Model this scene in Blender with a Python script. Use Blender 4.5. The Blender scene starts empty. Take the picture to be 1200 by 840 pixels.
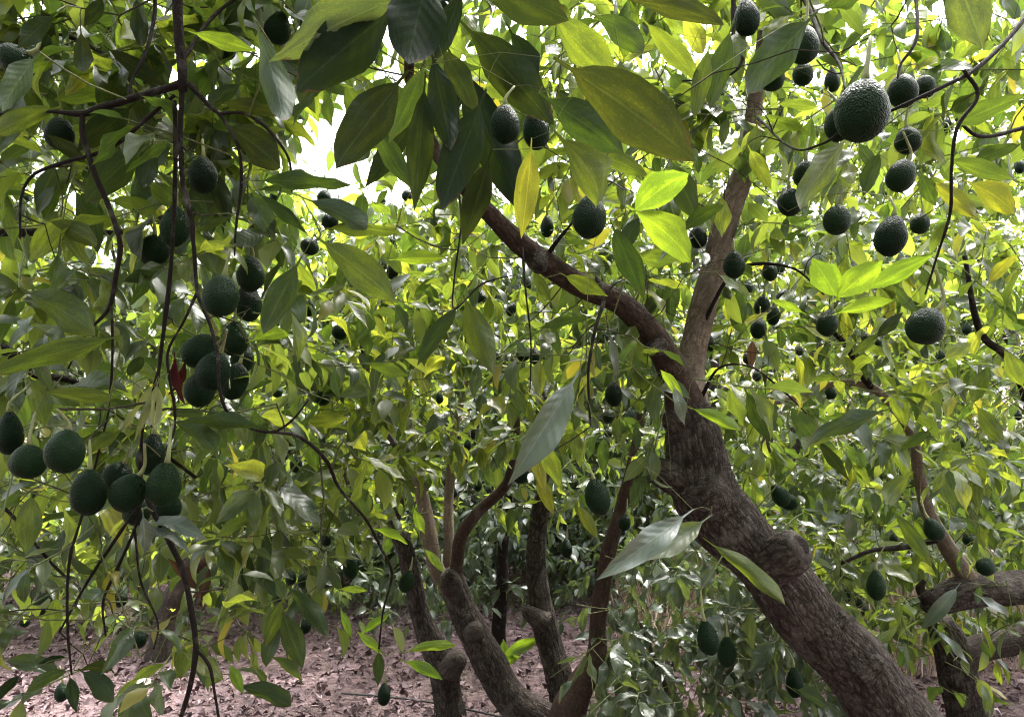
import bpy, math, random
import numpy as np
from mathutils import Vector, Matrix, Euler, noise

random.seed(11)
rng = np.random.default_rng(7)
scene = bpy.context.scene
COL = scene.collection

# ------------------------------------------------------------------ camera
FPX = 906.0                       # focal length in photograph pixels (1200 wide)
PITCH = math.radians(6.3)
CAM = np.array([0.0, 0.0, 1.5])
cam_data = bpy.data.cameras.new('camera')
cam_data.sensor_width = 36.0
cam_data.lens = 36.0 * FPX / 1200.0
cam_data.clip_start = 0.05
cam_data.clip_end = 2000.0
cam = bpy.data.objects.new('camera', cam_data)
cam.location = CAM
cam.rotation_euler = (math.pi / 2 + PITCH, 0, 0)
COL.objects.link(cam)
scene.camera = cam
CR = np.array([1.0, 0, 0])
CU = np.array([0, -math.sin(PITCH), math.cos(PITCH)])
CF = np.array([0, math.cos(PITCH), math.sin(PITCH)])

def P(px, py, d):
    return CAM + CR * ((px - 600.0) / FPX * d) + CU * ((420.0 - py) / FPX * d) + CF * d

def proj(p):
    q = np.asarray(p) - CAM
    d = q @ CF
    dd = np.where(np.abs(d) < 1e-3, 1e-3, d)
    return 600.0 + FPX * (q @ CR) / dd, 420.0 - FPX * (q @ CU) / dd, d

# ------------------------------------------------------------------ light
SUN_EL, SUN_AZ = math.radians(60), math.radians(32)     # ahead of the camera, to the right
world = bpy.data.worlds.new('World')
scene.world = world
world.use_nodes = True
nt = world.node_tree
nt.nodes.clear()
wo = nt.nodes.new('ShaderNodeOutputWorld')
wb = nt.nodes.new('ShaderNodeBackground')
sk = nt.nodes.new('ShaderNodeTexSky')
sk.sky_type = 'NISHITA'
sk.sun_disc = False
sk.sun_elevation = SUN_EL
sk.sun_rotation = SUN_AZ
sk.air_density = 1.2
sk.dust_density = 5.0
hs = nt.nodes.new('ShaderNodeHueSaturation')
hs.inputs['Saturation'].default_value = 0.22
nt.links.new(sk.outputs[0], hs.inputs['Color'])
nt.links.new(hs.outputs[0], wb.inputs['Color'])
wb.inputs['Strength'].default_value = 0.15
nt.links.new(wb.outputs[0], wo.inputs['Surface'])

sun_data = bpy.data.lights.new('sun', 'SUN')
sun_data.energy = 1.5
sun_data.angle = math.radians(14)
sun_data.color = (1.0, 0.96, 0.9)
sun = bpy.data.objects.new('sun', sun_data)
sd = Vector((math.sin(SUN_AZ) * math.cos(SUN_EL), math.cos(SUN_AZ) * math.cos(SUN_EL), math.sin(SUN_EL)))
sun.rotation_euler = sd.to_track_quat('Z', 'Y').to_euler()
sun.location = (0, 0, 20)
COL.objects.link(sun)

scene.view_settings.view_transform = 'Standard'
scene.view_settings.look = 'None'
scene.view_settings.gamma = 1.0
scene.view_settings.use_curve_mapping = False
scene.view_settings.exposure = 3.42
scene.render.engine = 'CYCLES'
scene.cycles.max_bounces = 5
scene.cycles.diffuse_bounces = 3
scene.cycles.glossy_bounces = 2
scene.cycles.transmission_bounces = 3
scene.cycles.transparent_max_bounces = 4
scene.cycles.use_denoising = True
scene.cycles.use_adaptive_sampling = True
scene.cycles.adaptive_threshold = 0.025
scene.cycles.filter_width = 1.1

# ------------------------------------------------------------------ materials
def newmat(name):
    m = bpy.data.materials.new(name)
    m.use_nodes = True
    m.node_tree.nodes.clear()
    return m, m.node_tree.nodes, m.node_tree.links

class N:
    """tiny node helper"""
    def __init__(s, name):
        s.m, s.n, s.l = newmat(name)
    def node(s, t, **kw):
        x = s.n.new(t)
        for k, v in kw.items():
            setattr(x, k, v)
        return x
    def put(s, sock, v):
        if isinstance(v, bpy.types.NodeSocket):
            s.l.new(v, sock)
        elif v is not None:
            if isinstance(v, (tuple, list)) and len(v) == 3 and sock.type == 'RGBA':
                v = (*v, 1)
            sock.default_value = v
    def math(s, op, a, b=None, clamp=False):
        x = s.node('ShaderNodeMath', operation=op, use_clamp=clamp)
        s.put(x.inputs[0], a); s.put(x.inputs[1], b)
        return x.outputs[0]
    def mix(s, f, a, b, blend='MIX'):
        x = s.node('ShaderNodeMix', data_type='RGBA', blend_type=blend)
        s.put(x.inputs[0], f); s.put(x.inputs[6], a); s.put(x.inputs[7], b)
        return x.outputs[2]
    def noise(s, vec, scale, detail=3, rough=0.55):
        x = s.node('ShaderNodeTexNoise')
        if vec is not None: s.put(x.inputs['Vector'], vec)
        x.inputs['Scale'].default_value = scale
        x.inputs['Detail'].default_value = detail
        x.inputs['Roughness'].default_value = rough
        return x.outputs[0]
    def ramp(s, f, stops):
        x = s.node('ShaderNodeValToRGB')
        e = x.color_ramp.elements
        while len(e) < len(stops): e.new(0.5)
        for i, (p, c) in enumerate(stops):
            e[i].position = p; e[i].color = (*c, 1)
        s.put(x.inputs[0], f)
        return x.outputs[0]
    def attr(s, name, out='Vector'):
        x = s.node('ShaderNodeAttribute', attribute_name=name)
        return x.outputs[out]
    def mapv(s, v, scale, loc=(0, 0, 0)):
        x = s.node('ShaderNodeMapping')
        s.put(x.inputs[0], v); x.inputs['Scale'].default_value = scale
        x.inputs['Location'].default_value = loc
        return x.outputs[0]
    def bump(s, h, strength, dist):
        x = s.node('ShaderNodeBump')
        x.inputs['Strength'].default_value = strength
        x.inputs['Distance'].default_value = dist
        s.put(x.inputs['Height'], h)
        return x.outputs[0]
    def principled(s, col, rough, normal=None, spec=0.5):
        x = s.node('ShaderNodeBsdfPrincipled')
        s.put(x.inputs['Base Color'], col); s.put(x.inputs['Roughness'], rough)
        s.put(x.inputs['Specular IOR Level'], spec)
        if normal is not None: s.l.new(normal, x.inputs['Normal'])
        return x.outputs[0]
    def out(s, sh):
        o = s.node('ShaderNodeOutputMaterial')
        s.l.new(sh, o.inputs['Surface'])
        return s.m

def leaf_material(name, single, stops, tstops, spec=0.75, rough=0.30, transl=0.45, spot=0.55, lite=False):
    k = N(name)
    luv = k.attr('luv')
    sep = k.node('ShaderNodeSeparateXYZ'); k.put(sep.inputs[0], luv)
    u, t = sep.outputs[0], sep.outputs[1]
    if single:
        var = k.node('ShaderNodeObjectInfo').outputs['Random']
    else:
        var = k.attr('var', 'Fac')
    base = k.ramp(var, stops)
    tcol = k.ramp(var, tstops)
    au = k.math('ABSOLUTE', u)
    if lite:                      # small or distant leaves: colour, midrib, gloss only
        rib = k.math('LESS_THAN', au, 0.07)
        base = k.mix(k.math('MULTIPLY', rib, 0.5), base, (0.16, 0.20, 0.06))
        back = k.node('ShaderNodeNewGeometry').outputs['Backfacing']
        col = k.mix(back, base, k.mix(1.0, base, (1.25, 1.2, 1.3), 'MULTIPLY'))
        p = k.principled(col, k.math('ADD', k.math('MULTIPLY', back, 0.25), k.math('ADD', rough, k.math('MULTIPLY', var, 0.1))), None, spec)
        tr = k.node('ShaderNodeBsdfTranslucent'); k.put(tr.inputs[0], tcol)
        mx = k.node('ShaderNodeMixShader'); mx.inputs[0].default_value = transl
        k.l.new(p, mx.inputs[1]); k.l.new(tr.outputs[0], mx.inputs[2])
        return k.out(mx.outputs[0])
    # side veins run forward from the midrib
    ph = k.math('FRACT', k.math('SUBTRACT', k.math('MULTIPLY', t, 9.0), k.math('MULTIPLY', au, 1.6)))
    ph = k.math('ABSOLUTE', k.math('SUBTRACT', ph, 0.5))
    vein = k.math('LESS_THAN', ph, 0.055)
    rib = k.math('LESS_THAN', au, 0.045)
    cvec = k.node('ShaderNodeVectorMath', operation='ADD')
    k.put(cvec.inputs[0], luv)
    comb = k.node('ShaderNodeCombineXYZ')
    k.put(comb.inputs[2], k.math('MULTIPLY', var, 57.0)); k.put(cvec.inputs[1], comb.outputs[0])
    cv = cvec.outputs[0]
    mott = k.noise(cv, 2.2, 3)
    spots = k.noise(k.mapv(cv, (4, 13, 1)), 1.6, 2)
    base = k.mix(k.math('MULTIPLY', k.math('SUBTRACT', mott, 0.42, True), 1.6, True), base, k.mix(1.0, base, (1.45, 1.4, 0.9), 'MULTIPLY'))
    sp = k.math('MULTIPLY', k.math('MULTIPLY', k.math('SUBTRACT', k.noise(k.mapv(cv, (6, 18, 1)), 2.6, 4), 0.52, True), 7.0, True), spot)
    tcol = k.mix(sp, tcol, k.mix(1.0, tcol, (2.3, 2.0, 1.0), 'MULTIPLY'))
    tcol = k.mix(k.math('MULTIPLY', k.math('SUBTRACT', mott, 0.45, True), 4.0, True), tcol, k.mix(1.0, tcol, (2.0, 1.85, 1.1), 'MULTIPLY'))
    holes = k.math('GREATER_THAN', k.noise(k.mapv(cv, (3, 8, 1), (7, 3, 0)), 1.9, 2), 0.735)
    base = k.mix(k.math('MULTIPLY', holes, 0.8), base, (0.06, 0.035, 0.015))
    tcol = k.mix(k.math('MULTIPLY', holes, 0.8), tcol, (0.05, 0.03, 0.01))
    base = k.mix(k.math('MULTIPLY', vein, 0.5), base, k.mix(1.0, base, (1.35, 1.35, 1.35), 'MULTIPLY'))
    base = k.mix(k.math('MULTIPLY', rib, 0.8), base, k.mix(1.0, base, (2.4, 2.1, 2.0), 'MULTIPLY'))
    tcol = k.mix(k.math('MULTIPLY', vein, 0.45), tcol, k.mix(1.0, tcol, (0.6, 0.65, 0.6), 'MULTIPLY'))
    edge_ = k.math('ADD', k.math('MULTIPLY', t, 0.75), k.math('MULTIPLY', k.math('POWER', au, 3.0), 0.22))
    tip = k.math('MULTIPLY', k.math('SUBTRACT', k.math('ADD', edge_, k.math('MULTIPLY', spots, 0.35)), 0.93, True), 14.0, True)
    base = k.mix(k.math('MULTIPLY', tip, 0.85), base, (0.075, 0.045, 0.022))
    tcol = k.mix(k.math('MULTIPLY', tip, 0.85), tcol, (0.07, 0.04, 0.012))
    back = k.node('ShaderNodeNewGeometry').outputs['Backfacing']
    under = k.mix(1.0, base, (1.25, 1.2, 1.3), 'MULTIPLY')
    col = k.mix(back, base, under)
    rgh = k.math('ADD', k.math('MULTIPLY', back, 0.25), k.math('ADD', rough, k.math('MULTIPLY', mott, 0.12)))
    hgt = k.math('ADD', k.math('MULTIPLY', ph, 0.6), k.math('MULTIPLY', mott, 1.0))
    nrm = k.bump(hgt, 0.38, 0.0045)
    p = k.principled(col, rgh, nrm, k.math('MULTIPLY', k.math('SUBTRACT', 1.0, k.math('MULTIPLY', back, 0.5)), spec))
    tr = k.node('ShaderNodeBsdfTranslucent'); k.put(tr.inputs[0], tcol)
    mx = k.node('ShaderNodeMixShader'); mx.inputs[0].default_value = transl
    k.l.new(p, mx.inputs[1]); k.l.new(tr.outputs[0], mx.inputs[2])
    return k.out(mx.outputs[0])

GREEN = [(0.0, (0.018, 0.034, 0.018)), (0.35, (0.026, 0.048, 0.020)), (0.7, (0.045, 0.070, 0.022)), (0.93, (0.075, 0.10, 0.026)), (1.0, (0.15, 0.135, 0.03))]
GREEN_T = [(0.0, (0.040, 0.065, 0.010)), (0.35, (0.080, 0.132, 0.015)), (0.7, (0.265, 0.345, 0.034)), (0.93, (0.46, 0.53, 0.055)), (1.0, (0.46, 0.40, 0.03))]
DARK = [(0.0, (0.009, 0.018, 0.010)), (0.5, (0.014, 0.026, 0.012)), (1.0, (0.024, 0.036, 0.013))]  # near leaves under the canopy: its shade is put into the leaf colour
SHADED_T = [(0.0, (0.012, 0.020, 0.004)), (0.5, (0.024, 0.034, 0.005)), (1.0, (0.042, 0.050, 0.007))]
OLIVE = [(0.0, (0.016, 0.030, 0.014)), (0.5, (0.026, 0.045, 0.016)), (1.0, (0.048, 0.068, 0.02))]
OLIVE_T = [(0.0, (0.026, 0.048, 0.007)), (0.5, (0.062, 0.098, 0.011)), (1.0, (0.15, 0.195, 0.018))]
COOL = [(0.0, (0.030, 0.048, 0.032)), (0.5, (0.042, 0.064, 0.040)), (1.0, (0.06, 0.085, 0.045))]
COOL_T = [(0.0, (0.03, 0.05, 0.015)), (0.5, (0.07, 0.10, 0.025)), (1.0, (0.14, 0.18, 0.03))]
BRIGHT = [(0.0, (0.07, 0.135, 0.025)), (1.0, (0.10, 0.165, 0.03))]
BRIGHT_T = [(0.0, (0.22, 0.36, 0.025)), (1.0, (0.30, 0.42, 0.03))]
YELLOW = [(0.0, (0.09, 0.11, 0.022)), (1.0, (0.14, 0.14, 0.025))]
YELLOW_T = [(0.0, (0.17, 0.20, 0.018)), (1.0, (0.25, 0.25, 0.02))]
SILVER = [(0.0, (0.045, 0.066, 0.054)), (1.0, (0.06, 0.08, 0.066))]  # pale grey-green base: sky glare on leaf tops put into the colour
GLARE_T = [(0.0, (0.05, 0.08, 0.03)), (1.0, (0.07, 0.1, 0.03))]
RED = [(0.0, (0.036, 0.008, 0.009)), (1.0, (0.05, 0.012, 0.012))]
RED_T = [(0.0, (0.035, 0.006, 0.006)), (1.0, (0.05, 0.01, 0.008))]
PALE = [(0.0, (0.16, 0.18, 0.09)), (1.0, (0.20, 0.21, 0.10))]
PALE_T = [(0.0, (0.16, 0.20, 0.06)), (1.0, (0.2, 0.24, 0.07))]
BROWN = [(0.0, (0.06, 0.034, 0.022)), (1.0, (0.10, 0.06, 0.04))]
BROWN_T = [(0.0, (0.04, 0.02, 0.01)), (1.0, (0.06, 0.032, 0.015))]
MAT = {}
for nm, a, b in (('green', OLIVE, OLIVE_T), ('dark', DARK, SHADED_T), ('cool', COOL, COOL_T), ('bright', BRIGHT, BRIGHT_T),
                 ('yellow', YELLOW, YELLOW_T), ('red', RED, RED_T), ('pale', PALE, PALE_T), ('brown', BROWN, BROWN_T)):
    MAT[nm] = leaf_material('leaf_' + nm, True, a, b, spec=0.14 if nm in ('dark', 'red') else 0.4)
MAT['silver'] = leaf_material('leaf_silver', True, SILVER, GLARE_T, spec=1.0, rough=0.30, transl=0.2, spot=0)
MAT['foliage'] = leaf_material('foliage_green', False, GREEN, GREEN_T)
MAT['foliage_lite'] = leaf_material('foliage_green_small', False, GREEN, GREEN_T, lite=True)
MAT['foliage_cool_lite'] = leaf_material('foliage_cool_small', False, COOL, COOL_T, lite=True)
MAT['foliage_cool'] = leaf_material('foliage_cool', False, COOL, COOL_T)

def bark_material(name, c0, c1, c2, crack=(0.02, 0.014, 0.012), scale=1.0, rough=0.85, strength=0.9):
    k = N(name)
    v = k.attr('buv')
    big = k.noise(k.mapv(v, (3, 3, 2)), 2.0 * scale, 4)
    fine = k.noise(k.mapv(v, (1, 1, 0.35)), 95 * scale, 6, 0.7)
    # long fissures: ridged noise drawn out along the stem
    fz = k.noise(k.mapv(v, (1, 1, 0.16)), 34 * scale, 3, 0.6)
    fis = k.math('MULTIPLY', k.math('ABSOLUTE', k.math('SUBTRACT', fz, 0.5)), 9.0, True)
    fx = k.noise(k.mapv(v, (0.5, 0.5, 1.6)), 40 * scale, 3, 0.6)
    crs = k.math('MULTIPLY', k.math('ABSOLUTE', k.math('SUBTRACT', fx, 0.5)), 14.0, True)
    nz = k.node('ShaderNodeTexNoise'); k.put(nz.inputs['Vector'], v); nz.inputs['Scale'].default_value = 30 * scale; nz.inputs['Detail'].default_value = 4
    sv = k.node('ShaderNodeVectorMath', operation='SCALE'); k.l.new(nz.outputs['Color'], sv.inputs[0]); sv.inputs['Scale'].default_value = 0.045 / scale
    av = k.node('ShaderNodeVectorMath', operation='ADD'); k.put(av.inputs[0], v); k.l.new(sv.outputs[0], av.inputs[1])
    vo = k.node('ShaderNodeTexVoronoi', feature='DISTANCE_TO_EDGE'); k.put(vo.inputs['Vector'], k.mapv(av.outputs[0], (1, 1, 0.42))); vo.inputs['Scale'].default_value = 75 * scale
    scl = k.math('MULTIPLY', vo.outputs['Distance'], 6.0, True)
    edge = k.math('MULTIPLY', k.math('ADD', k.math('MULTIPLY', fis, 0.6), 0.4), k.math('ADD', k.math('MULTIPLY', k.math('MULTIPLY', crs, scl), 0.65), 0.35))
    col = k.mix(big, c0, c1)
    col = k.mix(k.math('MULTIPLY', k.math('SUBTRACT', fine, 0.5, True), 2.4, True), col, c2)
    col = k.mix(k.math('MULTIPLY', k.math('SUBTRACT', 1.0, edge), 0.8), col, crack)
    ck = k.math('SUBTRACT', k.attr('crk', 'Fac'), 0.35, True)
    col = k.mix(k.math('MULTIPLY', ck, 1.4, True), col, crack)
    lich = k.math('MULTIPLY', k.math('SUBTRACT', k.noise(v, 9 * scale, 5), 0.55, True), 4.0, True)
    col = k.mix(k.math('MULTIPLY', lich, 0.5), col, (0.23, 0.205, 0.185))
    h = k.math('ADD', k.math('MULTIPLY', edge, 0.8), k.math('MULTIPLY', fine, 0.7))
    n = k.bump(h, strength, 0.010)
    return k.out(k.principled(col, rough, n, 0.12))

MAT['bark'] = bark_material('bark_brown', (0.074, 0.060, 0.053), (0.125, 0.102, 0.091), (0.24, 0.205, 0.187), crack=(0.012, 0.008, 0.007))
MAT['bark_smooth'] = bark_material('bark_smooth', (0.15, 0.11, 0.085), (0.21, 0.16, 0.13), (0.30, 0.245, 0.21), crack=(0.07, 0.05, 0.04), strength=0.4)
MAT['bark_red'] = bark_material('bark_red', (0.058, 0.036, 0.027), (0.09, 0.058, 0.046), (0.16, 0.12, 0.10), strength=0.5)
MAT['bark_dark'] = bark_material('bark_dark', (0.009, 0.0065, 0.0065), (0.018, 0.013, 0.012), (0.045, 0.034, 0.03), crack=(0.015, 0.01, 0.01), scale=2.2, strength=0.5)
MAT['twig'] = bark_material('twig_bark', (0.03, 0.025, 0.018), (0.055, 0.047, 0.028), (0.10, 0.088, 0.056), crack=(0.03, 0.025, 0.02), scale=3, strength=0.3)
MAT['twig_green'] = bark_material('green_twig', (0.11, 0.13, 0.05), (0.16, 0.17, 0.07), (0.22, 0.21, 0.11), crack=(0.08, 0.09, 0.04), scale=3, rough=0.6, strength=0.2)
MAT['wound'] = bark_material('cut_wound', (0.012, 0.009, 0.008), (0.04, 0.028, 0.024), (0.08, 0.06, 0.05), scale=1.5)

def fruit_material():
    k = N('avocado_skin')
    oc = k.node('ShaderNodeTexCoord').outputs['Object']
    rnd = k.node('ShaderNodeObjectInfo').outputs['Random']
    vo = k.node('ShaderNodeTexVoronoi'); k.put(vo.inputs['Vector'], oc); vo.inputs['Scale'].default_value = 26.0
    pim = k.math('SUBTRACT', 1.0, vo.outputs['Distance'])
    nz = k.noise(oc, 3.0, 4)
    col = k.mix(rnd, (0.0022, 0.0105, 0.0038), (0.0060, 0.0200, 0.0056))
    col = k.mix(k.math('MULTIPLY', k.math('SUBTRACT', pim, 0.55, True), 1.4, True), col, (0.008, 0.021, 0.009))
    col = k.mix(k.math('MULTIPLY', k.math('SUBTRACT', nz, 0.5, True), 1.5, True), col, (0.008, 0.018, 0.007))
    n = k.bump(k.math('ADD', pim, k.math('MULTIPLY', k.noise(oc, 34, 3), 0.5)), 0.4, 0.025)
    return k.out(k.principled(col, 0.38, n, 0.09))
MAT['fruit'] = fruit_material()

def stalk_material():
    k = N('fruit_stalk')
    oc = k.node('ShaderNodeTexCoord').outputs['Object']
    col = k.mix(k.noise(oc, 40, 3), (0.14, 0.17, 0.06), (0.26, 0.25, 0.12))
    return k.out(k.principled(col, 0.6))
MAT['stalk'] = stalk_material()

def ground_material():
    k = N('ground_litter')
    g = k.node('ShaderNodeNewGeometry').outputs['Position']
    vo = k.node('ShaderNodeTexVoronoi'); k.put(vo.inputs['Vector'], g); vo.inputs['Scale'].default_value = 26.0
    big = k.noise(g, 0.9, 4)
    col = k.ramp(vo.outputs['Color'], [(0.0, (0.052, 0.031, 0.032)), (0.5, (0.11, 0.071, 0.074)), (1.0, (0.20, 0.145, 0.15))])
    col = k.mix(k.math('MULTIPLY', big, 0.5), col, (0.15, 0.105, 0.10))
    col = k.mix(k.math('MULTIPLY', k.math('SUBTRACT', k.noise(g, 0.35, 3), 0.56, True), 4.0, True), col, (0.12, 0.15, 0.05))
    n = k.bump(k.math('ADD', vo.outputs['Distance'], k.noise(g, 60, 3)), 0.9, 0.02)
    return k.out(k.principled(col, 0.9, n, 0.2))
MAT['ground'] = ground_material()

def litter_material():
    k = N('leaf_litter')
    var = k.attr('var', 'Fac')
    col = k.ramp(var, [(0.0, (0.032, 0.017, 0.019)), (0.35, (0.082, 0.048, 0.053)), (0.7, (0.16, 0.103, 0.113)), (0.93, (0.28, 0.20, 0.212)), (1.0, (0.45, 0.37, 0.37))])
    return k.out(k.principled(col, 0.7, None, 0.35))
MAT['litter'] = litter_material()

def straw_material():
    k = N('dry_straw')
    var = k.attr('var', 'Fac')
    col = k.ramp(var, [(0.0, (0.20, 0.13, 0.09)), (0.5, (0.38, 0.28, 0.21)), (1.0, (0.55, 0.44, 0.36))])
    return k.out(k.principled(col, 0.75, None, 0.3))
MAT['straw'] = straw_material()

def plain(name, c0, c1, scale, rough):
    k = N(name)
    oc = k.node('ShaderNodeTexCoord').outputs['Object']
    nz = k.noise(oc, scale, 5)
    return k.out(k.principled(k.mix(nz, c0, c1), rough, k.bump(nz, 0.6, 0.02)))
MAT['stone'] = plain('stone', (0.30, 0.25, 0.22), (0.48, 0.42, 0.38), 9, 0.9)
MAT['hose'] = plain('black_hose', (0.012, 0.012, 0.012), (0.03, 0.03, 0.03), 30, 0.5)

# ------------------------------------------------------------------ mesh helpers
def mesh_from(name, V, T, mat, attrs=None, smooth=True):
    """V (n,3), T (m,3) triangles"""
    V = np.ascontiguousarray(V, dtype=np.float32); T = np.ascontiguousarray(T, dtype=np.int32)
    me = bpy.data.meshes.new(name)
    me.vertices.add(len(V)); me.vertices.foreach_set('co', V.ravel())
    me.loops.add(T.size); me.loops.foreach_set('vertex_index', T.ravel())
    me.polygons.add(len(T))
    me.polygons.foreach_set('loop_start', np.arange(0, T.size, 3, dtype=np.int32))
    me.polygons.foreach_set('loop_total', np.full(len(T), 3, dtype=np.int32))
    me.polygons.foreach_set('use_smooth', np.full(len(T), smooth))
    me.update(calc_edges=True)
    for k, (ty, arr) in (attrs or {}).items():
        a = me.attributes.new(k, ty, 'POINT')
        a.data.foreach_set('vector' if ty == 'FLOAT_VECTOR' else 'value', np.ascontiguousarray(arr, dtype=np.float32).ravel())
    me.materials.append(mat)
    return me

def link(name, data, parent=None, loc=(0, 0, 0)):
    o = bpy.data.objects.new(name, data)
    COL.objects.link(o)
    o.parent = parent
    o.location = loc
    return o

def catmull(pts, radii, step):
    pts = np.asarray(pts, float); radii = np.asarray(radii, float)
    n = len(pts)
    ext = np.vstack([2 * pts[0] - pts[1], pts, 2 * pts[-1] - pts[-2]])
    O, R = [], []
    for i in range(n - 1):
        p0, p1, p2, p3 = ext[i:i + 4]
        m = max(1, int(round(np.linalg.norm(p2 - p1) / step)))
        for j in range(m):
            t = j / m
            O.append(0.5 * ((2 * p1) + (-p0 + p2) * t + (2 * p0 - 5 * p1 + 4 * p2 - p3) * t * t + (-p0 + 3 * p1 - 3 * p2 + p3) * t ** 3))
            s = t * t * (3 - 2 * t)
            R.append(radii[i] * (1 - s) + radii[i + 1] * s)
    O.append(pts[-1]); R.append(radii[-1])
    return np.array(O), np.array(R)

def tube_arrays(pts, radii, sides, rough=0.0, seed=0.0, cap=True, plates=0):
    """tube with parallel-transport frames; returns V, T, buv"""
    n = len(pts)
    tang = np.gradient(pts, axis=0)
    tang /= np.linalg.norm(tang, axis=1)[:, None] + 1e-12
    ref = np.array([1.0, 0, 0]) if abs(tang[0][0]) < 0.8 else np.array([0, 1.0, 0])
    fr = np.zeros((n, 3))
    v = ref
    for i in range(n):
        v = v - tang[i] * (v @ tang[i]); v = v / (np.linalg.norm(v) + 1e-12); fr[i] = v
    bi = np.cross(tang, fr)
    ang = np.linspace(0, 2 * np.pi, sides, endpoint=False)
    ca, sa = np.cos(ang), np.sin(ang)
    ln = np.concatenate([[0], np.cumsum(np.linalg.norm(np.diff(pts, axis=0), axis=1))])
    rr = np.repeat(radii[:, None], sides, 1)
    crk = np.ones((n, sides))
    if rough > 0:
        for i in range(n):
            for j in range(sides):
                q = Vector((ca[j] * radii[i] + seed, sa[j] * radii[i], ln[i]))
                a = noise.noise(q * 5.0) * 0.6 + noise.noise(Vector((q.x * 22, q.y * 22, q.z * 6))) * 0.35
                if radii[i] < 0.02: a += noise.noise(Vector((q.x * 90, q.y * 90, q.z * 38))) * 0.8
                rr[i, j] *= 1 + rough * a
                if plates:
                    w = noise.noise_vector(q * 26) * 0.010
                    dv = noise.voronoi(Vector(((q.x + w.x) * plates, (q.y + w.y) * plates, (q.z + w.z) * plates * 0.36)))[0]
                    e = min(1.0, (dv[1] - dv[0]) * 2.6)
                    lift = 0.5 + 0.5 * noise.noise(Vector((q.x * 60, q.y * 60, q.z * 25)))
                    rr[i, j] += (0.0065 * e * (0.4 + 0.6 * lift) - 0.002) * min(1.0, radii[i] / 0.09)
                    crk[i, j] = e
    V = pts[:, None, :] + rr[:, :, None] * (fr[:, None, :] * ca[None, :, None] + bi[:, None, :] * sa[None, :, None])
    buv = np.empty((n, sides, 3))
    buv[:, :, 0] = ca * radii[:, None] + seed; buv[:, :, 1] = sa * radii[:, None]; buv[:, :, 2] = ln[:, None]
    V = V.reshape(-1, 3); buv = buv.reshape(-1, 3)
    i = np.arange(n - 1)[:, None]; j = np.arange(sides)[None, :]
    a = i * sides + j; b = i * sides + (j + 1) % sides; c = a + sides; d = b + sides
    T = np.concatenate([np.stack([a, b, d], -1).reshape(-1, 3), np.stack([a, d, c], -1).reshape(-1, 3)])
    if cap:
        k = len(V)
        V = np.vstack([V, pts[-1] + tang[-1] * radii[-1] * 0.25, pts[0] - tang[0] * radii[0] * 0.25])
        buv = np.vstack([buv, buv[-1], buv[0]])
        jj = np.arange(sides)
        e = (n - 1) * sides
        T = np.vstack([T, np.stack([e + jj, e + (jj + 1) % sides, np.full(sides, k)], -1),
                       np.stack([(jj + 1) % sides, jj, np.full(sides, k + 1)], -1)])
    tube_arrays.crk = np.concatenate([crk.ravel(), np.ones(len(V) - n * sides)])
    return V, T, buv

# ------------------------------------------------------------------ leaf templates (unit length along +Y, upper side +Z)
def leaf_template(nl, nw, curl, fold, wave, width=0.38, petiole=True, twist=0.0, seed=0, ragged=0.0):
    r = random.Random(seed)
    rows = []
    ph = r.uniform(0, 6.28); ph2 = r.uniform(0, 6.28)
    if petiole:
        rows.append((-0.16, 0.010)); rows.append((0.0, 0.016))
    for i in range(1, nl):
        t = i / nl
        w = (math.sin(math.pi * t ** 0.88) ** 0.85) * (1 - 0.25 * t ** 3) * 0.5 * width * 1.05
        if t > 0.85: w *= 0.86
        rows.append((t, w))
    V, U, T = [], [], []
    def bend(x, y, z):
        a = curl * max(y, 0.0)
        yy = y if abs(curl) < 1e-4 or y < 0 else math.sin(a) / curl
        zz = -(1 - math.cos(a)) / curl if abs(curl) > 1e-4 and y >= 0 else 0.0
        tw = twist * max(y, 0)
        x, z = x * math.cos(tw) - z * math.sin(tw), x * math.sin(tw) + z * math.cos(tw)
        return (x, yy - z * math.sin(a) * -1.0, zz + z * math.cos(a))
    if not petiole:
        V.append(bend(0, 0, 0)); U.append((0, 0, 0))
    start = len(V)
    for (t, w) in rows:
        for j in range(nw + 1):
            s = -1 + 2 * j / nw
            z = abs(s) * w * fold + wave * w * math.sin(t * 11 + ph + (2.1 if s > 0 else 0)) * abs(s) + 0.02 * math.sin(3 * t + ph2)
            if t <= 0: z = 0
            rg = 1 + (ragged * noise.noise(Vector((t * 4.2 + seed * 3, s * 2, seed))) + ragged * 0.5 * noise.noise(Vector((t * 13, s * 5 + seed, 2))) if abs(s) > 0.9 and t > 0 else 0)
            V.append(bend(s * w * rg, t + (0.012 * r.uniform(-1, 1) if ragged and abs(s) > .9 and t > 0 else 0), z)); U.append((s, max(t, 0), 0))
    tip = len(V); V.append(bend(0, 1.0, 0)); U.append((0, 1, 0))
    m = len(rows)
    for i in range(m - 1):
        for j in range(nw):
            a = start + i * (nw + 1) + j; b = a + 1; c = a + nw + 1; d = c + 1
            T += [(a, b, d), (a, d, c)]
    e = start + (m - 1) * (nw + 1)
    for j in range(nw): T.append((e + j, e + j + 1, tip))
    if not petiole:
        for j in range(nw): T.append((0, start + j + 1, start + j))
    return np.array(V), np.array(U), np.array(T)

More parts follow.
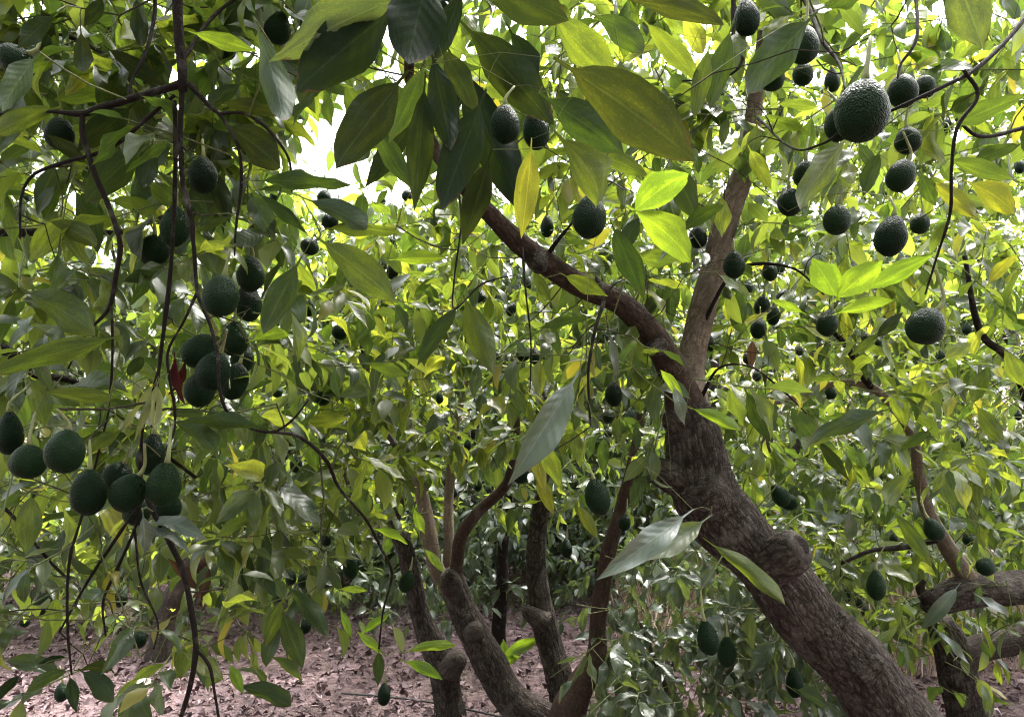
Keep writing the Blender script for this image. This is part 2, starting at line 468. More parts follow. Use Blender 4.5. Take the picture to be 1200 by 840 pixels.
HERO = [leaf_template(10, 4, c, f, w, wd, True, tw, i, 0.09) for i, (c, f, w, wd, tw) in enumerate(
    [(0.35, 0.22, 0.20, 0.38, 0.12), (0.7, 0.35, 0.26, 0.38, 0.35), (-0.3, 0.2, 0.24, 0.38, -0.4), (0.3, 0.5, 0.22, 0.38, 0.3), (0.95, 0.3, 0.22, 0.38, -0.25),
     (0.5, 0.6, 0.3, 0.38, 0.5), (-0.5, 0.35, 0.18, 0.38, 0.2), (0.15, 0.12, 0.32, 0.38, -0.15)])]
MID = [leaf_template(6, 2, c, f, w, wd, True, tw, 20 + i) for i, (c, f, w, wd, tw) in enumerate(
    [(0.6, 0.3, 0.1, 0.38, 0.0), (1.0, 0.4, 0.12, 0.34, 0.2), (0.2, 0.3, 0.14, 0.40, -0.3), (1.3, 0.35, 0.1, 0.36, 0.15)])]
FAR = [leaf_template(3, 2, c, f, 0.0, wd, False, 0, 40 + i) for i, (c, f, wd) in enumerate([(0.6, 0.35, 0.42), (1.1, 0.4, 0.38), (0.1, 0.25, 0.44)])]
def tiny_leaf(fold, wd, droop):
    V = np.array([(0, 0, 0), (-wd / 2, .42, fold * wd / 2), (wd / 2, .42, fold * wd / 2), (0, .5, -.02), (0, 1, -droop)])
    U = np.array([(0, 0, 0), (-1, .42, 0), (1, .42, 0), (0, .5, 0), (0, 1, 0)], float)
    return V, U, np.array([(0, 2, 3), (0, 3, 1), (3, 2, 4), (3, 4, 1)])
TINY = [tiny_leaf(.35, .40, .12), tiny_leaf(.2, .36, .28), tiny_leaf(.5, .44, .05)]
HERO_MESH = {}
def hero_mesh(variant, mat):
    key = (variant, mat)
    if key not in HERO_MESH:
        V, U, T = HERO[variant]
        HERO_MESH[key] = mesh_from('leaf', V, T, MAT[mat], {'luv': ('FLOAT_VECTOR', U)})
    return HERO_MESH[key]

# ------------------------------------------------------------------ trees
def unit(v):
    v = np.asarray(v, float)
    return v / (np.linalg.norm(v) + 1e-12)

TREES = []
class Tree:
    def __init__(s, name, label, base, group=None, foliage='foliage', far=False, single=300):
        s.root = bpy.data.objects.new(name, None)
        s.root.empty_display_size = 0.2
        COL.objects.link(s.root)
        s.base = np.asarray(base, float); s.root.location = base
        s.root['label'] = label; s.root['category'] = 'tree'
        if group: s.root['group'] = group
        s.nodes = np.zeros((0, 3)); s.nrad = np.zeros(0); s.rdist = np.zeros(0)
        s.twigs = []; s.gtwigs = []
        s.leaves = []         # pos, X, Y, Z, length, wscale, var
        s.hero = []
        s.far = far; s.foliage = foliage; s.single = single
        TREES.append(s)
    def add_nodes(s, pts, rad, d0):
        ln = np.concatenate([[0], np.cumsum(np.linalg.norm(np.diff(pts, axis=0), axis=1))]) + d0
        s.nodes = np.vstack([s.nodes, pts]); s.nrad = np.concatenate([s.nrad, rad]); s.rdist = np.concatenate([s.rdist, ln])
    def limb(s, name, pts, radii, mat='bark', sides=10, step=0.05, rough=0.0, parent=None, label=None, nodes=True, plates=0):
        p, r = catmull(pts, radii, step)
        wob = np.array([[noise.noise(Vector(q * 3.1) + Vector((k * 7, 0, 0))) for k in range(3)] for q in p])
        p = p + wob * r[:, None] * 0.35 * (1 if rough or len(p) > 6 else 0)
        V, T, B = tube_arrays(p, r, sides, rough, seed=rng.uniform(0, 9), plates=plates)
        me = mesh_from(name, V - s.base, T, MAT[mat], {'buv': ('FLOAT_VECTOR', B), 'crk': ('FLOAT', 1 - tube_arrays.crk)})
        o = link(name, me, parent or s.root)
        if label: o['label'] = label
        if nodes:
            d0 = 0.0
            if len(s.nodes): d0 = s.rdist[np.argmin(np.linalg.norm(s.nodes - p[0], axis=1))]
            s.add_nodes(p, r, d0)
        return o
    def pxlimb(s, name, rows, mat='bark', **kw):
        """rows of (px, py, depth, width in px)"""
        pts = [P(a, b, d) for a, b, d, w in rows]
        rad = [max(0.0012, w * d / FPX / 2) for a, b, d, w in rows]
        return s.limb(name, pts, rad, mat, **kw)
    def attach(s, target, green=False, tip_r=0.0016, thick=1.0, sag=0.06):
        d = np.linalg.norm(s.nodes - target, axis=1)
        i = int(np.argmin(d + 0.12 * s.rdist - 0.5 * np.minimum(s.nrad, 0.05)))
        L = d[i]
        if L < 0.02: return
        p0 = s.nodes[i]
        perp = rng.normal(size=3) * 0.10 * L
        c1 = p0 + (target - p0) * 0.35 + perp + np.array([0, 0, sag * L])
        c2 = p0 + (target - p0) * 0.7 + rng.normal(size=3) * 0.05 * L + np.array([0, 0, sag * L])
        n = 4 if s.far else max(4, min(10, int(L / 0.06)))
        t = np.linspace(0, 1, n)[:, None]
        q = (1 - t) ** 3 * p0 + 3 * (1 - t) ** 2 * t * c1 + 3 * (1 - t) * t * t * c2 + t ** 3 * target
        q[1:-1] += rng.normal(size=(n - 2, 3)) * 0.012 * min(L, 1.0)
        r0 = min(s.nrad[i] * 0.75, (0.0022 + 0.0052 * L) * thick)
        r = np.linspace(r0, min(tip_r, r0), n)
        (s.gtwigs if green else s.twigs).append((q, r))
        s.add_nodes(q[1:], r[1:], s.rdist[i])
    def shoot(s, pos, dirv, n, size, length=0.2, bright=0.0, droop=0.35):
        """a leafy twig tip: whorl of drooping leaves"""
        dirv = unit(dirv)
        tip = pos + dirv * length
        if not s.far:
            q = np.array([pos, (pos + tip) / 2 + rng.normal(size=3) * 0.01, tip])
            s.gtwigs.append((q, np.array([0.0022, 0.0019, 0.0014])))
        e1 = unit(np.cross(dirv, [0.3, 0.2, 0.9])); e2 = np.cross(dirv, e1)
        f = np.arange(n) / max(1, n - 1)
        p = pos + dirv * (length * (0.25 + 0.75 * f ** 0.8))[:, None]
        a = rng.uniform(0, 6.28) + np.arange(n) * 2.4 + rng.normal(size=n) * 0.25
        rad = e1 * np.cos(a)[:, None] + e2 * np.sin(a)[:, None]
        ax = rad * (1.0 - 0.55 * f)[:, None] + dirv * (0.35 + 0.6 * f)[:, None]
        ax[:, 2] -= droop + rng.uniform(0, 0.35, n)
        ax /= np.linalg.norm(ax, axis=1)[:, None]
        up = rng.normal(size=(n, 3)) * 0.38 + dirv * 0.3
        up[:, 2] += 1.0
        z = up - ax * (up * ax).sum(1)[:, None]; z /= np.linalg.norm(z, axis=1)[:, None]
        x = np.cross(ax, z)
        L = size * rng.uniform(0.65, 1.15, n) * (1 - 0.3 * f)
        var = np.clip(rng.beta(1.6, 2.2, n) * 0.92 + bright * rng.uniform(0, 1, n) + 0.12 * f, 0, 0.985)
        var[rng.random(n) < 0.005] = 1.0
        s.leaves.append(np.concatenate([p + ax * (L * 0.12)[:, None], x, ax, z, L[:, None], rng.uniform(0.85, 1.2, n)[:, None], var[:, None]], 1))
    def heroleaf(s, b, t, d0, d1, w=0.38, roll=0.0, mat='dark', variant=None, under=True, grip=True):
        p0, p1 = P(*b, d0), P(*t, d1)
        y = p1 - p0; L = np.linalg.norm(y); y = y / L
        view = unit((p0 + p1) / 2 - CAM)
        z = view if under else -view          # under: upper face looks away from us
        z = unit(z + np.array([0, 0, 0.35]))
        z = unit(z - y * (z @ y))
        x = np.cross(y, z)
        c, sn = math.cos(roll), math.sin(roll)
        x, z = x * c + z * sn, z * c - x * sn
        v = variant if variant is not None else int(rng.integers(0, len(HERO)))
        s.hero.append((p0, x, y, z, L * 1.08, w * 0.86 / 0.38, v, mat))
        base = p0 - y * L * 0.16
        if grip and len(s.nodes): s.attach(base, green=True, thick=0.55)

def leaf_points(A):
    p, x, y, L = A[:, 0:3], A[:, 3:6], A[:, 6:9], A[:, 12:13]
    return np.stack([p + y * L * 0.15, p + y * L * 0.5, p + y * L * 0.85, p + y * L * 0.45 + x * L * 0.13, p + y * L * 0.45 - x * L * 0.13], 1)

# terrain: nearly flat underfoot, a bank rising behind on the right
def ground_z(x, y):
    s = 0.10 + 0.40 / (1 + math.exp(-(x - 0.5) / 3.0))
    t = max(0.0, y - 9.0)
    h = s * t * t / (t + 6.0)
    h = 14 * (1 - math.exp(-h / 14))
    h += 0.10 * noise.noise(Vector((x * 0.35, y * 0.35, 1.7))) + 0.03 * noise.noise(Vector((x * 1.7, y * 1.7, 4.1)))
    return h - 0.04 * max(0, -x) * 0.3

def gpoint(x, y, dz=0.0):
    return np.array([x, y, ground_z(x, y) + dz])

xs = np.concatenate([np.linspace(-150, -13, 22), np.linspace(-12, 12, 97), np.linspace(13, 150, 22)])
ys = np.concatenate([np.linspace(-60, -3, 14), np.linspace(-2, 20, 89), np.linspace(21, 220, 34)])
GV = np.array([[x, y, ground_z(x, y)] for y in ys for x in xs])
nx = len(xs)
ii, jj = np.meshgrid(np.arange(len(ys) - 1), np.arange(nx - 1), indexing='ij')
a = (ii * nx + jj).ravel()
GT = np.concatenate([np.stack([a, a + 1, a + nx + 1], -1), np.stack([a, a + nx + 1, a + nx], -1)])
go = link('ground', mesh_from('ground', GV, GT, MAT['ground']))
go['kind'] = 'structure'
def gpx(px, py):
    """ground point seen at a photo pixel (near, flat part) and its depth"""
    r = CR * ((px - 600.0) / FPX) + CU * ((420.0 - py) / FPX) + CF
    d = -CAM[2] / r[2]
    for _ in range(4):
        q = CAM + r * d
        d = (ground_z(q[0], q[1]) - CAM[2]) / r[2]
    return CAM + r * d, d

# ------------------------------------------------------------------ main leaning tree
M = Tree('avocado_tree', 'avocado tree with thick dark trunk leaning in from the lower right', P(1250, 1020, 2.6) * [1, 1, 0])
trunk = M.pxlimb('trunk', [(1262, 1130, 2.62, 150), (1250, 1015, 2.6, 118), (1150, 925, 2.5, 98), (1052, 842, 2.45, 84), (1013, 800, 2.43, 79), (936, 702, 2.4, 73), (877, 641, 2.4, 70),
                   (847, 600, 2.4, 75), (826, 562, 2.4, 76), (813, 524, 2.4, 66), (805, 494, 2.4, 56), (801, 470, 2.4, 42)], sides=170, step=0.0075, rough=0.16, plates=66)
M.pxlimb('limb', [(814, 535, 2.41, 62), (804, 492, 2.4, 50), (794, 450, 2.38, 37), (770, 408, 2.34, 31), (746, 376, 2.3, 28), (722, 352, 2.27, 27), (690, 336, 2.24, 27), (652, 315, 2.18, 27), (612, 289, 2.1, 25),
                  (575, 252, 2.02, 22), (540, 212, 1.95, 19), (508, 170, 1.88, 15), (480, 90, 1.7, 12), (500, -60, 1.45, 11), (590, -190, 1.25, 8)], 'bark_red', sides=60, step=0.012, rough=0.12, plates=60,
         label='arched limb reaching up to the left')
M.pxlimb('limb', [(816, 540, 2.42, 62), (808, 492, 2.45, 48), (809, 448, 2.5, 37), (817, 400, 2.55, 31), (829, 335, 2.6, 30), (848, 270, 2.65, 30), (864, 222, 2.7, 26), (878, 170, 2.7, 21), (886, 110, 2.7, 17),
                  (895, 40, 2.65, 14), (905, -90, 2.5, 13)], 'bark_smooth', sides=60, step=0.012, rough=0.10, plates=70, label='pale upright limb above the fork')
# cut stubs and knots
def knot(rows, parent, wound=True):
    o = M.pxlimb('knot', rows, 'bark', sides=60, step=0.006, rough=0.24, parent=parent, nodes=False, plates=62)
    if wound:
        a, b = rows[-2], rows[-1]
        w = M.pxlimb('cut_face', [(b[0] - (b[0] - a[0]) * .1, b[1] - (b[1] - a[1]) * .1, b[2], b[3] * 0.7), (b[0] + (b[0] - a[0]) * .12, b[1] + (b[1] - a[1]) * .12, b[2] - 0.01, b[3] * 0.55)],
                     'wound', sides=18, step=0.02, rough=0.2, parent=parent, nodes=False)
knot([(890, 672, 2.38, 46), (906, 658, 2.33, 52), (922, 648, 2.28, 52), (932, 642, 2.26, 42)], trunk)
knot([(800, 560, 2.38, 44), (780, 554, 2.34, 36), (767, 549, 2.32, 30)], trunk)
knot([(968, 742, 2.38, 34), (984, 728, 2.36, 26), (992, 720, 2.35, 14)], trunk, False)
knot([(1010, 790, 2.36, 34), (1026, 778, 2.34, 24), (1032, 772, 2.33, 12)], trunk, False)
knot([(830, 580, 2.34, 60), (838, 572, 2.30, 44), (842, 568, 2.28, 26)], trunk, False)
knot([(800, 505, 2.38, 40), (786, 493, 2.34, 26), (778, 488, 2.33, 14)], trunk)
knot([(628, 302, 2.12, 26), (631, 309, 2.08, 20), (633, 313, 2.06, 13)], trunk)
knot([(770, 408, 2.32, 24), (764, 411, 2.28, 18), (761, 412, 2.27, 12)], trunk)
# boughs overhead (out of the frame) that carry the near leaves and fruit
M.limb('branch', [P(905, -90, 2.5), np.array([0.9, 1.9, 3.5]), np.array([0.45, 1.2, 3.3]), np.array([0.2, 0.9, 2.9]), np.array([-0.1, 0.9, 2.5])], [0.018, 0.017, 0.014, 0.011, 0.006], 'bark_red', sides=8)
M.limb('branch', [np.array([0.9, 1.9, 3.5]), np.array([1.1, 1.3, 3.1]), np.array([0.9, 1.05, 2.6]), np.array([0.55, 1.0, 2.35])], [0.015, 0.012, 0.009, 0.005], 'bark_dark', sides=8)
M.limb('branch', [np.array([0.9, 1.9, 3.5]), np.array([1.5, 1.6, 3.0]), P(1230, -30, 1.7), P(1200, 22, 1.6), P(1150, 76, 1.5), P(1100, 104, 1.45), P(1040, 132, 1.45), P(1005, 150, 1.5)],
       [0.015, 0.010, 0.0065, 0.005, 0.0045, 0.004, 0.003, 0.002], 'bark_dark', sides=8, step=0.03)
for rows in ([(1130, 82, 1.47, 6), (1146, 112, 1.46, 6), (1122, 150, 1.45, 6), (1115, 200, 1.45, 5), (1113, 250, 1.46, 5), (1098, 300, 1.48, 4), (1084, 345, 1.5, 3)],
             [(903, -60, 2.4, 10), (945, 5, 1.9, 7), (962, 45, 1.7, 6), (983, 75, 1.6, 5), (990, 105, 1.5, 4)],
             [(990, 105, 1.55, 4), (985, 150, 1.6, 4), (960, 170, 1.7, 4), (925, 172, 1.9, 3), (885, 135, 2.6, 5)],
             [(700, 325, 2.2, 8), (708, 350, 2.12, 6), (698, 385, 2.05, 6), (690, 430, 2.0, 5), (690, 470, 2.0, 4), (692, 500, 2.0, 3)],
             [(612, 290, 2.05, 4), (616, 340, 1.95, 3), (622, 400, 1.9, 3), (621, 460, 1.9, 2)],
             [(535, 205, 1.9, 5), (540, 260, 1.8, 3), (532, 330, 1.75, 3), (533, 362, 1.72, 3), (565, 333, 1.75, 3), (605, 322, 1.8, 2)],
             [(1070, -30, 1.6, 6), (1075, 40, 1.45, 5), (1056, 75, 1.42, 4), (1052, 92, 1.4, 3)],
             [(815, 400, 2.55, 8), (850, 330, 2.5, 6), (880, 310, 2.45, 5), (930, 315, 2.4, 4), (965, 345, 2.35, 3)],
             [(640, 300, 2.15, 8), (655, 280, 2.1, 6), (670, 262, 2.0, 4), (690, 230, 1.85, 3)],
             [(820, 470, 2.4, 7), (842, 432, 2.3, 4), (880, 430, 2.2, 3), (920, 460, 2.15, 3), (945, 485, 2.1, 2)],
             [(1200, 150, 1.9, 7), (1150, 160, 1.8, 6), (1120, 140, 1.75, 4)],
             [(860, -40, 2.0, 9), (860, 40, 1.9, 7), (870, 70, 1.8, 5), (850, 90, 1.8, 4), (800, 95, 1.9, 3)]):
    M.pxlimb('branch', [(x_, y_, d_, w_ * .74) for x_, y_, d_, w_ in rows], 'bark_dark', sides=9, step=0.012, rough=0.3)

# ------------------------------------------------------------------ left tree (its trunk stands out of the frame, beside the camera)
L = Tree('avocado_tree', 'avocado tree whose dark fruiting boughs hang down along the left edge', gpoint(-2.3, 0.5))
L.limb('trunk', [gpoint(-2.3, 0.5, -0.1), np.array([-2.25, 0.6, 0.8]), np.array([-2.0, 0.9, 1.9]), np.array([-1.6, 1.2, 2.7])], [0.17, 0.13, 0.10, 0.06], sides=20, rough=0.12)
L.limb('limb', [np.array([-1.6, 1.2, 2.7]), np.array([-1.1, 1.4, 2.95]), P(198, -120, 1.5), P(206, -30, 1.5), P(210, 40, 1.5), P(214, 80, 1.5), P(215, 108, 1.5)],
       [0.05, 0.03, 0.013, 0.0105, 0.0095, 0.0095, 0.0085], 'bark_dark', sides=12, step=0.025, rough=0.1)
D = 1.5
for rows in ([(216, 98, D, 13), (185, 108, D, 11), (150, 118, D, 11), (118, 127, D, 11), (96, 134, D, 10), (60, 131, D, 6), (20, 133, D, 5), (-20, 136, D, 5)],
             [(97, 134, D, 9), (98, 160, D, 9), (112, 205, D, 8), (128, 242, D, 8), (141, 285, D, 8), (136, 325, D, 7), (128, 362, D, 6), (104, 388, D, 5), (90, 412, D, 4), (80, 432, D, 3)],
             [(130, 350, D, 5), (132, 390, D, 4), (131, 440, D, 4), (127, 480, D, 3)],
             [(205, 112, D, 5), (172, 140, D, 6), (130, 174, D, 6), (78, 190, D, 6), (40, 205, D, 5), (25, 232, D, 4), (24, 280, D, 3)],
             [(222, 99, D, 9), (245, 124, D, 7), (262, 140, D, 6), (280, 175, D, 5), (283, 215, D, 5), (277, 265, D, 4), (275, 300, D, 3)],
             [(255, 134, D, 5), (285, 133, D, 5), (312, 150, D, 5), (338, 185, D, 4), (342, 225, D, 3)],
             [(214, 105, D, 9), (212, 160, D, 9), (215, 215, D, 9), (224, 255, D, 8), (228, 300, D, 6), (232, 345, D, 6), (246, 380, D, 6), (256, 420, D - .06, 6), (257, 455, D - .08, 5), (268, 485, D - .06, 5),
              (290, 500, D, 5), (318, 506, D, 5), (342, 493, D, 4), (362, 468, D, 3)],
             [(205, 118, D, 7), (206, 190, D + .02, 7), (203, 270, D + .03, 7), (198, 340, D + .03, 7), (188, 420, D + .02, 6), (182, 470, D, 5), (178, 500, D, 4)],
             [(231, 344, D, 5), (215, 378, D, 4), (197, 412, D, 4), (199, 445, D, 4), (205, 480, D, 4), (203, 510, D, 3), (188, 535, D - .05, 3)],
             [(188, 425, D + .02, 4), (168, 500, D + .08, 4), (165, 560, D + .12, 6), (180, 600, D + .1, 8), (200, 637, D + .1, 10), (215, 672, D + .1, 10), (224, 715, D + .1, 10), (229, 760, D + .1, 9), (222, 805, D + .1, 8), (206, 860, D + .1, 6)],
             [(128, 480, D, 3), (100, 590, D + .1, 4), (83, 650, D + .1, 5), (79, 700, D + .1, 4), (80, 745, D + .1, 4), (84, 790, D + .1, 3)],
             [(165, 590, D + .12, 4), (140, 625, D + .15, 5), (110, 670, D + .2, 5), (92, 700, D + .2, 4), (70, 740, D + .2, 3)],
             [(165, 585, D + .12, 4), (158, 620, D + .15, 5), (138, 665, D + .2, 5), (121, 705, D + .2, 4), (124, 745, D + .2, 3)],
             [(158, 620, D + .15, 4), (165, 680, D + .2, 4), (185, 730, D + .25, 3), (180, 760, D + .25, 3)],
             [(229, 760, D + .1, 5), (245, 780, D + .1, 5), (252, 815, D + .1, 4), (258, 850, D + .1, 4)],
             [(320, 506, D, 4), (352, 512, D + .1, 6), (383, 540, D + .3, 6), (398, 572, D + .4, 5), (428, 608, D + .5, 5), (445, 640, D + .6, 4), (459, 672, D + .7, 4), (449, 715, D + .7, 3), (444, 760, D + .7, 3)],
             [(-40, 390, 2.6, 22), (10, 412, 2.6, 18), (45, 440, 2.6, 14), (90, 450, 2.7, 10), (150, 500, 2.8, 7), (230, 560, 2.9, 5)],
             [(-60, 270, 2.4, 16), (40, 272, 2.4, 13), (90, 268, 2.4, 11), (140, 272, 2.5, 8), (200, 250, 2.6, 5)],
             [(-60, 60, 2.0, 12), (10, 50, 2.0, 9), (70, 40, 2.0, 7), (140, 70, 2.0, 5), (180, 60, 2.1, 3)],
             [(178, -60, 1.6, 6), (182, 10, 1.6, 6), (172, 60, 1.55, 6), (155, 95, 1.52, 5), (150, 118, 1.5, 5)],
             [(215, 70, 1.5, 7), (250, 20, 1.6, 6), (300, -20, 1.7, 6), (330, -60, 1.8, 6)],
             [(-30, 560, 2.2, 8), (20, 610, 2.2, 6), (60, 660, 2.3, 5), (95, 690, 2.3, 3)]):
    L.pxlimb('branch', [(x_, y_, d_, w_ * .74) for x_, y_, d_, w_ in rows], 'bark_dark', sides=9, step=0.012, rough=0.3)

# ------------------------------------------------------------------ centre coppice with three stems
cb, cd = gpx(657, 862)
C = Tree('avocado_tree', 'three-stemmed avocado tree spreading from one low base at bottom centre', cb, foliage='foliage')
s1 = C.pxlimb('stem', [(662, 878, cd, 56), (640, 850, cd, 46), (603, 820, cd, 42), (574, 782, cd + .02, 38), (552, 738, cd + .04, 34), (538, 700, cd + .06, 32), (531, 668, cd + .06, 25)], 'bark', sides=100, step=0.013, rough=0.17, plates=55,
              label='thick brown stem leaning left to a dark cut wound')
C.pxlimb('stem_branch', [(530, 690, cd + .06, 23), (513, 665, cd + .06, 19), (500, 618, cd + .1, 18), (491, 570, cd + .15, 16), (482, 510, cd + .2, 12), (470, 440, cd + .2, 10), (455, 340, cd + .2, 6)], 'bark_smooth', sides=18, step=0.03, rough=0.1, parent=s1)
C.pxlimb('stem_branch', [(529, 690, cd + .1, 14), (526, 620, cd + .2, 12), (527, 570, cd + .3, 11), (533, 500, cd + .3, 9), (552, 420, cd + .3, 6), (560, 330, cd + .3, 4)], 'bark_smooth', sides=16, step=0.03, rough=0.1, parent=s1)
C.pxlimb('stem_branch', [(535, 690, cd + .04, 18), (537, 655, cd, 15), (541, 627, cd - .05, 15), (562, 598, cd - .1, 14), (588, 574, cd - .15, 12), (599, 552, cd - .2, 11), (606, 500, cd - .2, 8), (600, 420, cd - .2, 5)], 'bark_red', sides=18, step=0.025, rough=0.08, parent=s1)
C.pxlimb('knot', [(531, 684, cd - .02, 27), (528, 678, cd - .09, 24), (526, 675, cd - .13, 16)], 'bark', sides=20, step=0.01, rough=0.2, parent=s1, nodes=False)
C.pxlimb('cut_face', [(527, 677, cd - .12, 14), (526, 675, cd - .145, 10)], 'wound', sides=14, step=0.01, rough=0.2, parent=s1, nodes=False)
C.pxlimb('knot', [(553, 742, cd, 24), (556, 738, cd - .08, 21), (558, 736, cd - .11, 11)], 'bark', sides=16, step=0.01, rough=0.25, parent=s1, nodes=False)
s2 = C.pxlimb('stem', [(668, 872, cd + .15, 46), (662, 830, cd + .2, 36), (652, 785, cd + .25, 32), (640, 742, cd + .3, 30), (634, 700, cd + .3, 26), (631, 655, cd + .3, 24), (633, 605, cd + .3, 21), (639, 560, cd + .3, 17), (634, 500, cd + .3, 13), (640, 420, cd + .3, 8), (650, 330, cd + .3, 5)],
              'bark', sides=76, step=0.014, rough=0.15, plates=55, label='upright grey-brown stem in the middle')
C.pxlimb('knot', [(637, 728, cd + .25, 28), (622, 718, cd + .22, 20), (616, 712, cd + .2, 12)], 'bark', sides=14, step=0.01, rough=0.2, parent=s2, nodes=False)
C.pxlimb('stem', [(666, 868, cd - .1, 56), (668, 832, cd - .1, 42), (681, 801, cd - .1, 32), (697, 768, cd - .1, 24), (699, 730, cd - .1, 19), (706, 690, cd - .1, 19), (716, 640, cd - .12, 18), (729, 588, cd - .15, 15), (741, 540, cd - .2, 11), (752, 470, cd - .2, 8), (740, 390, cd - .2, 5)],
         'bark_red', sides=22, step=0.03, rough=0.12, label='slender reddish stem with a kinked foot')

db, dd = gpx(527, 838)
Dt = Tree('avocado_tree', 'avocado tree with a swollen stump left of the three stems', db, foliage='foliage')
Dt.pxlimb('trunk', [(528, 850, dd, 39), (527, 815, dd, 33), (521, 782, dd, 36), (503, 750, dd, 29), (492, 715, dd, 23), (485, 680, dd, 21), (474, 640, dd, 20), (461, 615, dd, 15), (468, 588, dd, 11), (478, 550, dd + .1, 9), (440, 480, dd + .1, 7), (420, 380, dd + .1, 5)], 'bark', sides=70, step=0.015, rough=0.16, plates=55)
Dt.pxlimb('knot', [(527, 785, dd - .04, 33), (533, 776, dd - .08, 28), (536, 770, dd - .1, 18)], 'bark', sides=20, step=0.01, rough=0.25, nodes=False)
Dt.pxlimb('branch', [(474, 640, dd, 16), (455, 618, dd, 13), (440, 622, dd, 10), (420, 600, dd, 7), (395, 520, dd, 5)], 'bark_red', sides=14, step=0.03, rough=0.1)

# ------------------------------------------------------------------ right tree
rb, rd = gpx(1138, 886)
R = Tree('avocado_tree', 'avocado tree with heavy crooked limbs at the lower right edge', rb)
R.pxlimb('trunk', [(1142, 905, rd, 53), (1135, 830, rd, 43), (1124, 785, rd, 42), (1110, 752, rd, 37), (1098, 730, rd, 29)], 'bark', sides=80, step=0.014, rough=0.14, plates=55)
R.pxlimb('limb', [(1122, 775, rd, 35), (1150, 758, rd, 32), (1195, 750, rd, 30), (1240, 730, rd, 27), (1300, 640, rd, 21), (1310, 500, rd, 14)], 'bark', sides=24, step=0.03, rough=0.14)
R.pxlimb('limb', [(1210, 960, rd, 56), (1260, 860, rd - .1, 48), (1265, 760, rd - .2, 43), (1225, 692, rd - .3, 40), (1165, 688, rd - .35, 38), (1118, 698, rd - .38, 37), (1092, 707, rd - .4, 30), (1082, 704, rd - .4, 21)], 'bark', sides=80, step=0.014, rough=0.16, plates=55,
         label='thick crooked limb ending in a blunt stub')
R.pxlimb('cut_face', [(1086, 702, rd - .42, 18), (1078, 690, rd - .43, 11), (1083, 680, rd - .43, 6)], 'wound', sides=12, step=0.01, rough=0.2, nodes=False)
R.pxlimb('limb', [(1140, 692, rd - .36, 26), (1125, 665, rd - .38, 21), (1106, 630, rd - .38, 18), (1086, 595, rd - .38, 16), (1075, 552, rd - .4, 13), (1069, 512, rd - .45, 12), (1047, 478, rd - .5, 11), (1018, 453, rd - .5, 10), (980, 450, rd - .5, 7), (930, 466, rd - .5, 6), (893, 477, rd - .5, 4)],
         'bark_smooth', sides=16, step=0.03, rough=0.08)
R.pxlimb('branch', [(1020, 455, rd - .5, 10), (1005, 430, rd - .55, 8), (992, 405, rd - .6, 7), (975, 388, rd - .6, 5)], 'bark_dark', sides=8)
R.pxlimb('branch', [(1300, 640, rd, 20), (1240, 560, rd - .3, 14), (1190, 430, rd - .5, 10), (1150, 390, rd - .6, 8), (1130, 300, rd - .6, 5)], 'bark_dark', sides=8)
R.pxlimb('branch', [(1106, 630, rd - .38, 8), (1060, 640, rd - .4, 7), (1020, 645, rd - .5, 5), (985, 660, rd - .5, 4)], 'bark_dark', sides=8)

# leafy young plants near the ground
sb, sdp = gpx(800, 905)
S = Tree('avocado_sapling', 'bushy young avocado plant with grey-green leaves below the leaning trunk', sb, foliage='foliage_cool')
for rows in ([(800, 905, sdp, 14), (790, 840, sdp, 10), (770, 780, sdp, 7), (750, 730, sdp, 4)], [(800, 905, sdp, 12), (830, 840, sdp, 8), (850, 790, sdp, 5), (880, 770, sdp, 4)],
             [(800, 905, sdp, 12), (760, 860, sdp - .2, 7), (730, 820, sdp - .2, 4)]):
    S.pxlimb('stem', rows, 'twig', sides=7)
qb, qd = gpx(592, 800)
Q = Tree('avocado_seedling', 'small bright seedling sprouting before the middle stems', qb, foliage='foliage')
Q.pxlimb('stem', [(596, 803, qd - .3, 5), (592, 790, qd - .35, 4), (591, 772, qd - .4, 3)], 'twig_green', sides=6)

